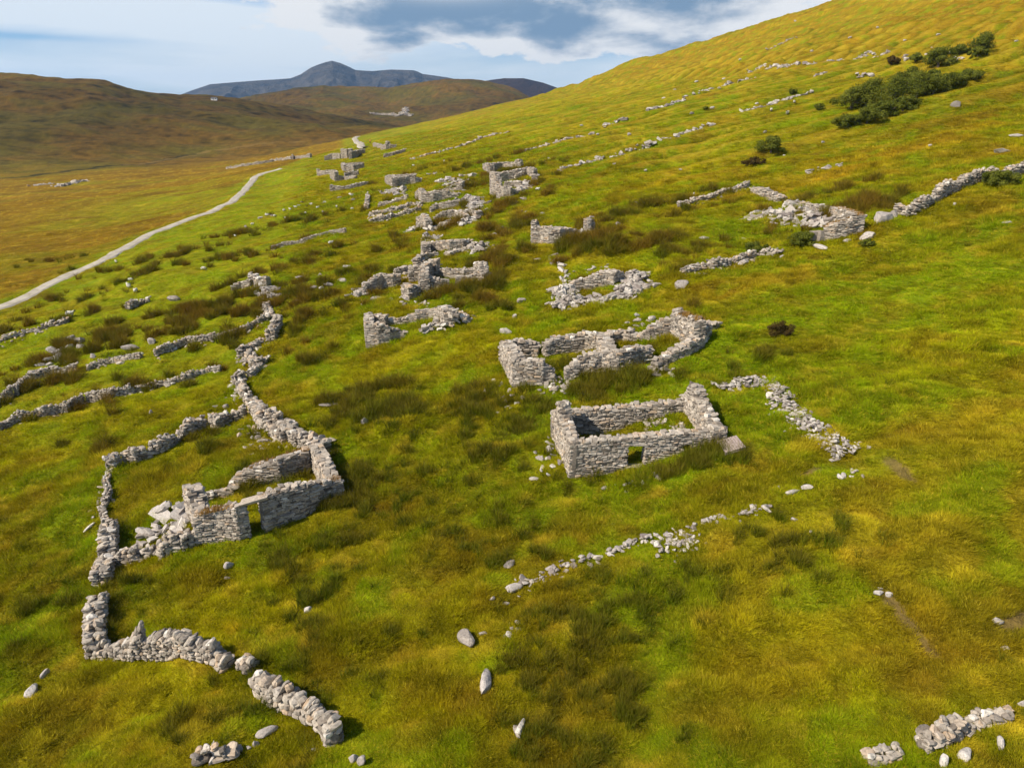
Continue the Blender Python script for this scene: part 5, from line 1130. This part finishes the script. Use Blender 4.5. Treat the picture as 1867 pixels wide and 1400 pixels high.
def off_track(x, y):
    d = np.full(len(x), 99.); m = (x < -20)
    xs, ys = x[m], y[m]; dd = np.full(len(xs), 99.)
    for p in TPD[::3]: dd = np.minimum(dd, np.hypot(xs-p[0], ys-p[1]))
    d[m] = dd; return d
def sample(n, r0, r1, expo, amax=46):
    """points whose density per m2 falls as r^-expo"""
    U = RNG.uniform(0,1,n); q = 2-expo; r = (r0**q + U*(r1**q-r0**q))**(1/q); a = np.radians(RNG.uniform(-amax,amax,n)); return np.sin(a)*r, np.cos(a)*r, r
# grass
X, Y, R_ = sample(760000, 14, 340, 1.7)
sl = soil(X, Y); ot = off_track(X, Y); keep = (sl < .5) & (ot > 1.9); X, Y, R_ = X[keep], Y[keep], R_[keep]
tn = tint(X, Y); rank = fbm(X, Y, 3.4, 3, 301); n9 = fbm(X, Y, 1.1, 2, 305)
tn = tn*1.5*(1 + .5*n9[:,None] + RNG.normal(0,.16,(len(X),1))) ; st = RNG.uniform(0,1,len(X)) < .10; tn[st] = STR*RNG.uniform(1.0,1.5,(st.sum(),1)); dk = RNG.uniform(0,1,len(X)) < .12; tn[dk] *= .6
gsc = np.clip((R_/45)**.55, .6, 2.2)*RNG.uniform(.75,1.3,len(X)); uu = GU[0]*X+GU[1]*Y; vv = GV[0]*X+GV[1]*Y; lawn = np.maximum(sstep(.5,8,-uu-4)*sstep(55,75,vv), sstep(40,60,uu)*sstep(80,110,vv)*.8); gz = gsc*np.clip(.78 + .95*rank + .4*n9, .35, 2.0)*np.interp(R_, [60,250], [1,.4])*(1-.78*np.maximum(lawn, mow(X, Y)))
rmm, rss = ridges(X, Y); gz = gz*(1+.35*rmm*(-rss))
scatter_obj('grass', X, Y, gsc, gz, RNG.normal(.25,.7,len(X)), np.clip(tn,.003,1), [tuft('tuft%d'%i, 20, .12, .34, .026, .26, .50, 40+i, 3, .25) for i in range(5)], GM, 'rough tussocky hill grass, green, olive and straw coloured')
# rushes
RUSH = [(380,560,7,3,1),(330,590,6,3,.8),(130,650,6,3,.9),(230,610,6,3,.7),(430,610,4,3,.6),(250,705,6,1.5,.6),(60,720,4,2,.5),(340,800,4,2,.5),(520,540,5,3,.8),(540,590,4,3,.6),(560,480,6,2,.4),(420,470,7,3,.5),(560,400,10,3,.5),(470,420,8,3,.5),(300,470,8,3,.4),(180,530,8,3,.4),
 (650,720,4,2,.8),(700,740,4,3,.8),(640,760,3,2,.7),(760,750,3,3,.7),(850,720,3,3,.6),(880,760,3,3,.6),(650,560,6,2,.6),(600,540,6,2,.6),(860,560,3,3,.7),(880,520,3,2,.8),(900,470,3,4,.7),(930,420,4,5,.8),(940,460,3,2,.6),(1010,460,3,1,.8),(870,480,3,2,.7),
 (800,540,4,1,.9),(870,530,4,1,.9),(1060,440,4,2,1),(1110,445,4,2,.9),(1160,455,4,1.5,.8),(1220,465,4,1.5,.8),(1200,490,3,2,.6),(1150,390,9,2,.8),(1250,385,8,1.5,.6),(1560,380,6,2,1),(1480,365,5,1.5,.8),(1400,385,2,2,.7),(870,300,12,2,.7),(960,310,6,3,.8),(930,370,6,3,.7),(1000,330,4,3,.6),
 (850,345,8,4,.5),(790,305,10,2,.5),(830,410,4,3,.6),(750,440,4,3,.4),(700,440,4,2,.3),(1130,700,4,1.6,1),(1080,705,3,1.4,.9),(960,725,2,1,.6),(1180,690,2,1,.7),(1010,670,3,1.2,.9),(1200,630,3,1,.7),(1150,640,3,.8,.6),(1000,740,3,2,.6),(940,780,2.5,2.5,.6),(900,830,3,2,.5),
 (1235,862,1.6,.7,1),(1290,838,2.2,.8,1),(1250,850,2,.8,.9),(1340,830,1,.8,.6),(1070,890,2,1,.5),(640,900,1.6,2,.9),(660,860,1.8,2,.7),(590,930,1.5,.8,.5),(440,985,2,.6,.4),(500,880,3,1,.9),(470,870,2,1,.6),(540,860,2,1,.7),
 (430,810,3,2,.5),(300,880,2,1.5,.4),(215,1080,1,1,.9),(200,1140,1,1.3,.9),(260,1060,1.5,.6,.6),(600,1000,3,2,.4),(560,1060,3,2,.3),
 (1080,1160,2,3,.7),(1010,1140,1.6,2.4,.6),(980,1230,1.2,3,.7),(1060,1240,1.5,3,.7),(1180,1110,2,1.6,.5),(1240,1070,2,1,.4),(990,1340,1.5,2,.8),(1060,1370,1.5,2,.8),(1150,1300,1.3,2,.5),(1240,1350,1.2,1.5,.5),(1440,1000,1.6,1.6,.4),(1530,980,1.2,1.6,.5),
 (900,1010,3,2,.25),(700,900,3,3,.35),(820,960,3,2,.3),(1380,650,2,1.2,.5),(1330,680,2,1.5,.5),(1850,430,3,1,.5),(1790,430,3,1,.4),(100,590,5,1,.5),(40,600,5,2,.5),(280,600,4,2,.7),(450,560,4,3,.7),(80,480,8,4,.3)]
RP = [(at(a,b), ru, rv, w) for a,b,ru,rv,w in RUSH]
def rushness(x, y):
    uq = GU[0]*x+GU[1]*y; s = .11*sstep(-.05,.45,fbm(x,y,14,3,401))*(1-sstep(22,40,uq))*(1-sstep(130,180,GV[0]*x+GV[1]*y))*(1-.95*sstep(-50,-58,uq))*(1-.35*sstep(8,20,uq))*sstep(-60,-45,GU[0]*x+GU[1]*y)
    for p, ru, rv, w in RP:
        du = (GU[0]*(x-p[0])+GU[1]*(y-p[1]))/ru; dv = (GV[0]*(x-p[0])+GV[1]*(y-p[1]))/rv; s = np.maximum(s, w*np.exp(-.9*(du*du+dv*dv)))
    return s
X, Y, R_ = sample(420000, 16, 330, 1.4); rs = rushness(X, Y); nr_ = 1-sstep(38,62,R_); rcl = (fbm(X,Y,2.4,3,431)*(1-nr_)+fbm(X,Y,1.2,2,435)*nr_)*.75 + fbm(X,Y,7,2,433)*.25 + rs*(.76+.3*nr_) - .46; keep = (RNG.uniform(0,1,len(X)) < sstep(.015,.07,rs)*sstep(0,.14,rcl)*np.interp(R_,[20,45,65,300],[.22,.45,.9,1])) & (off_track(X,Y) > 2.2); X, Y, R_ = X[keep], Y[keep], R_[keep]; rs = rs[keep]; keep0 = keep
nb_ = np.clip(.5+.8*fbm(X,Y,4,3,421)+RNG.normal(0,.16,len(X)),0,1)[:,None]; nearc = (1-sstep(40,75,R_))[:,None]
rt = C3(.120,.145,.005)*(1-nb_)+C3(.230,.140,.012)*nb_; rt = rt*(1-nearc*.6) + C3(.10,.155,.004)*nearc*.6; rt *= (1+RNG.normal(0,.15,(len(X),1)))
rsc = np.clip((R_/55)**.6,.5,1.45)*RNG.uniform(.7,1.25,len(X))
scatter_obj('rushes', X, Y, rsc, rsc*np.clip(.55+rcl[keep0]*1.6,.5,1.15)*RNG.uniform(.75,1.15,len(X)), RNG.uniform(-.8,.8,len(X)), np.clip(rt,.003,1), [tuft('rush%d'%i, 44, .55, 1.15, .026, .26, .30, 80+i, 3, .18) for i in range(4)], RM, 'tall brown-tipped rushes in clumps around the ruins')
print('RUSH', len(X))
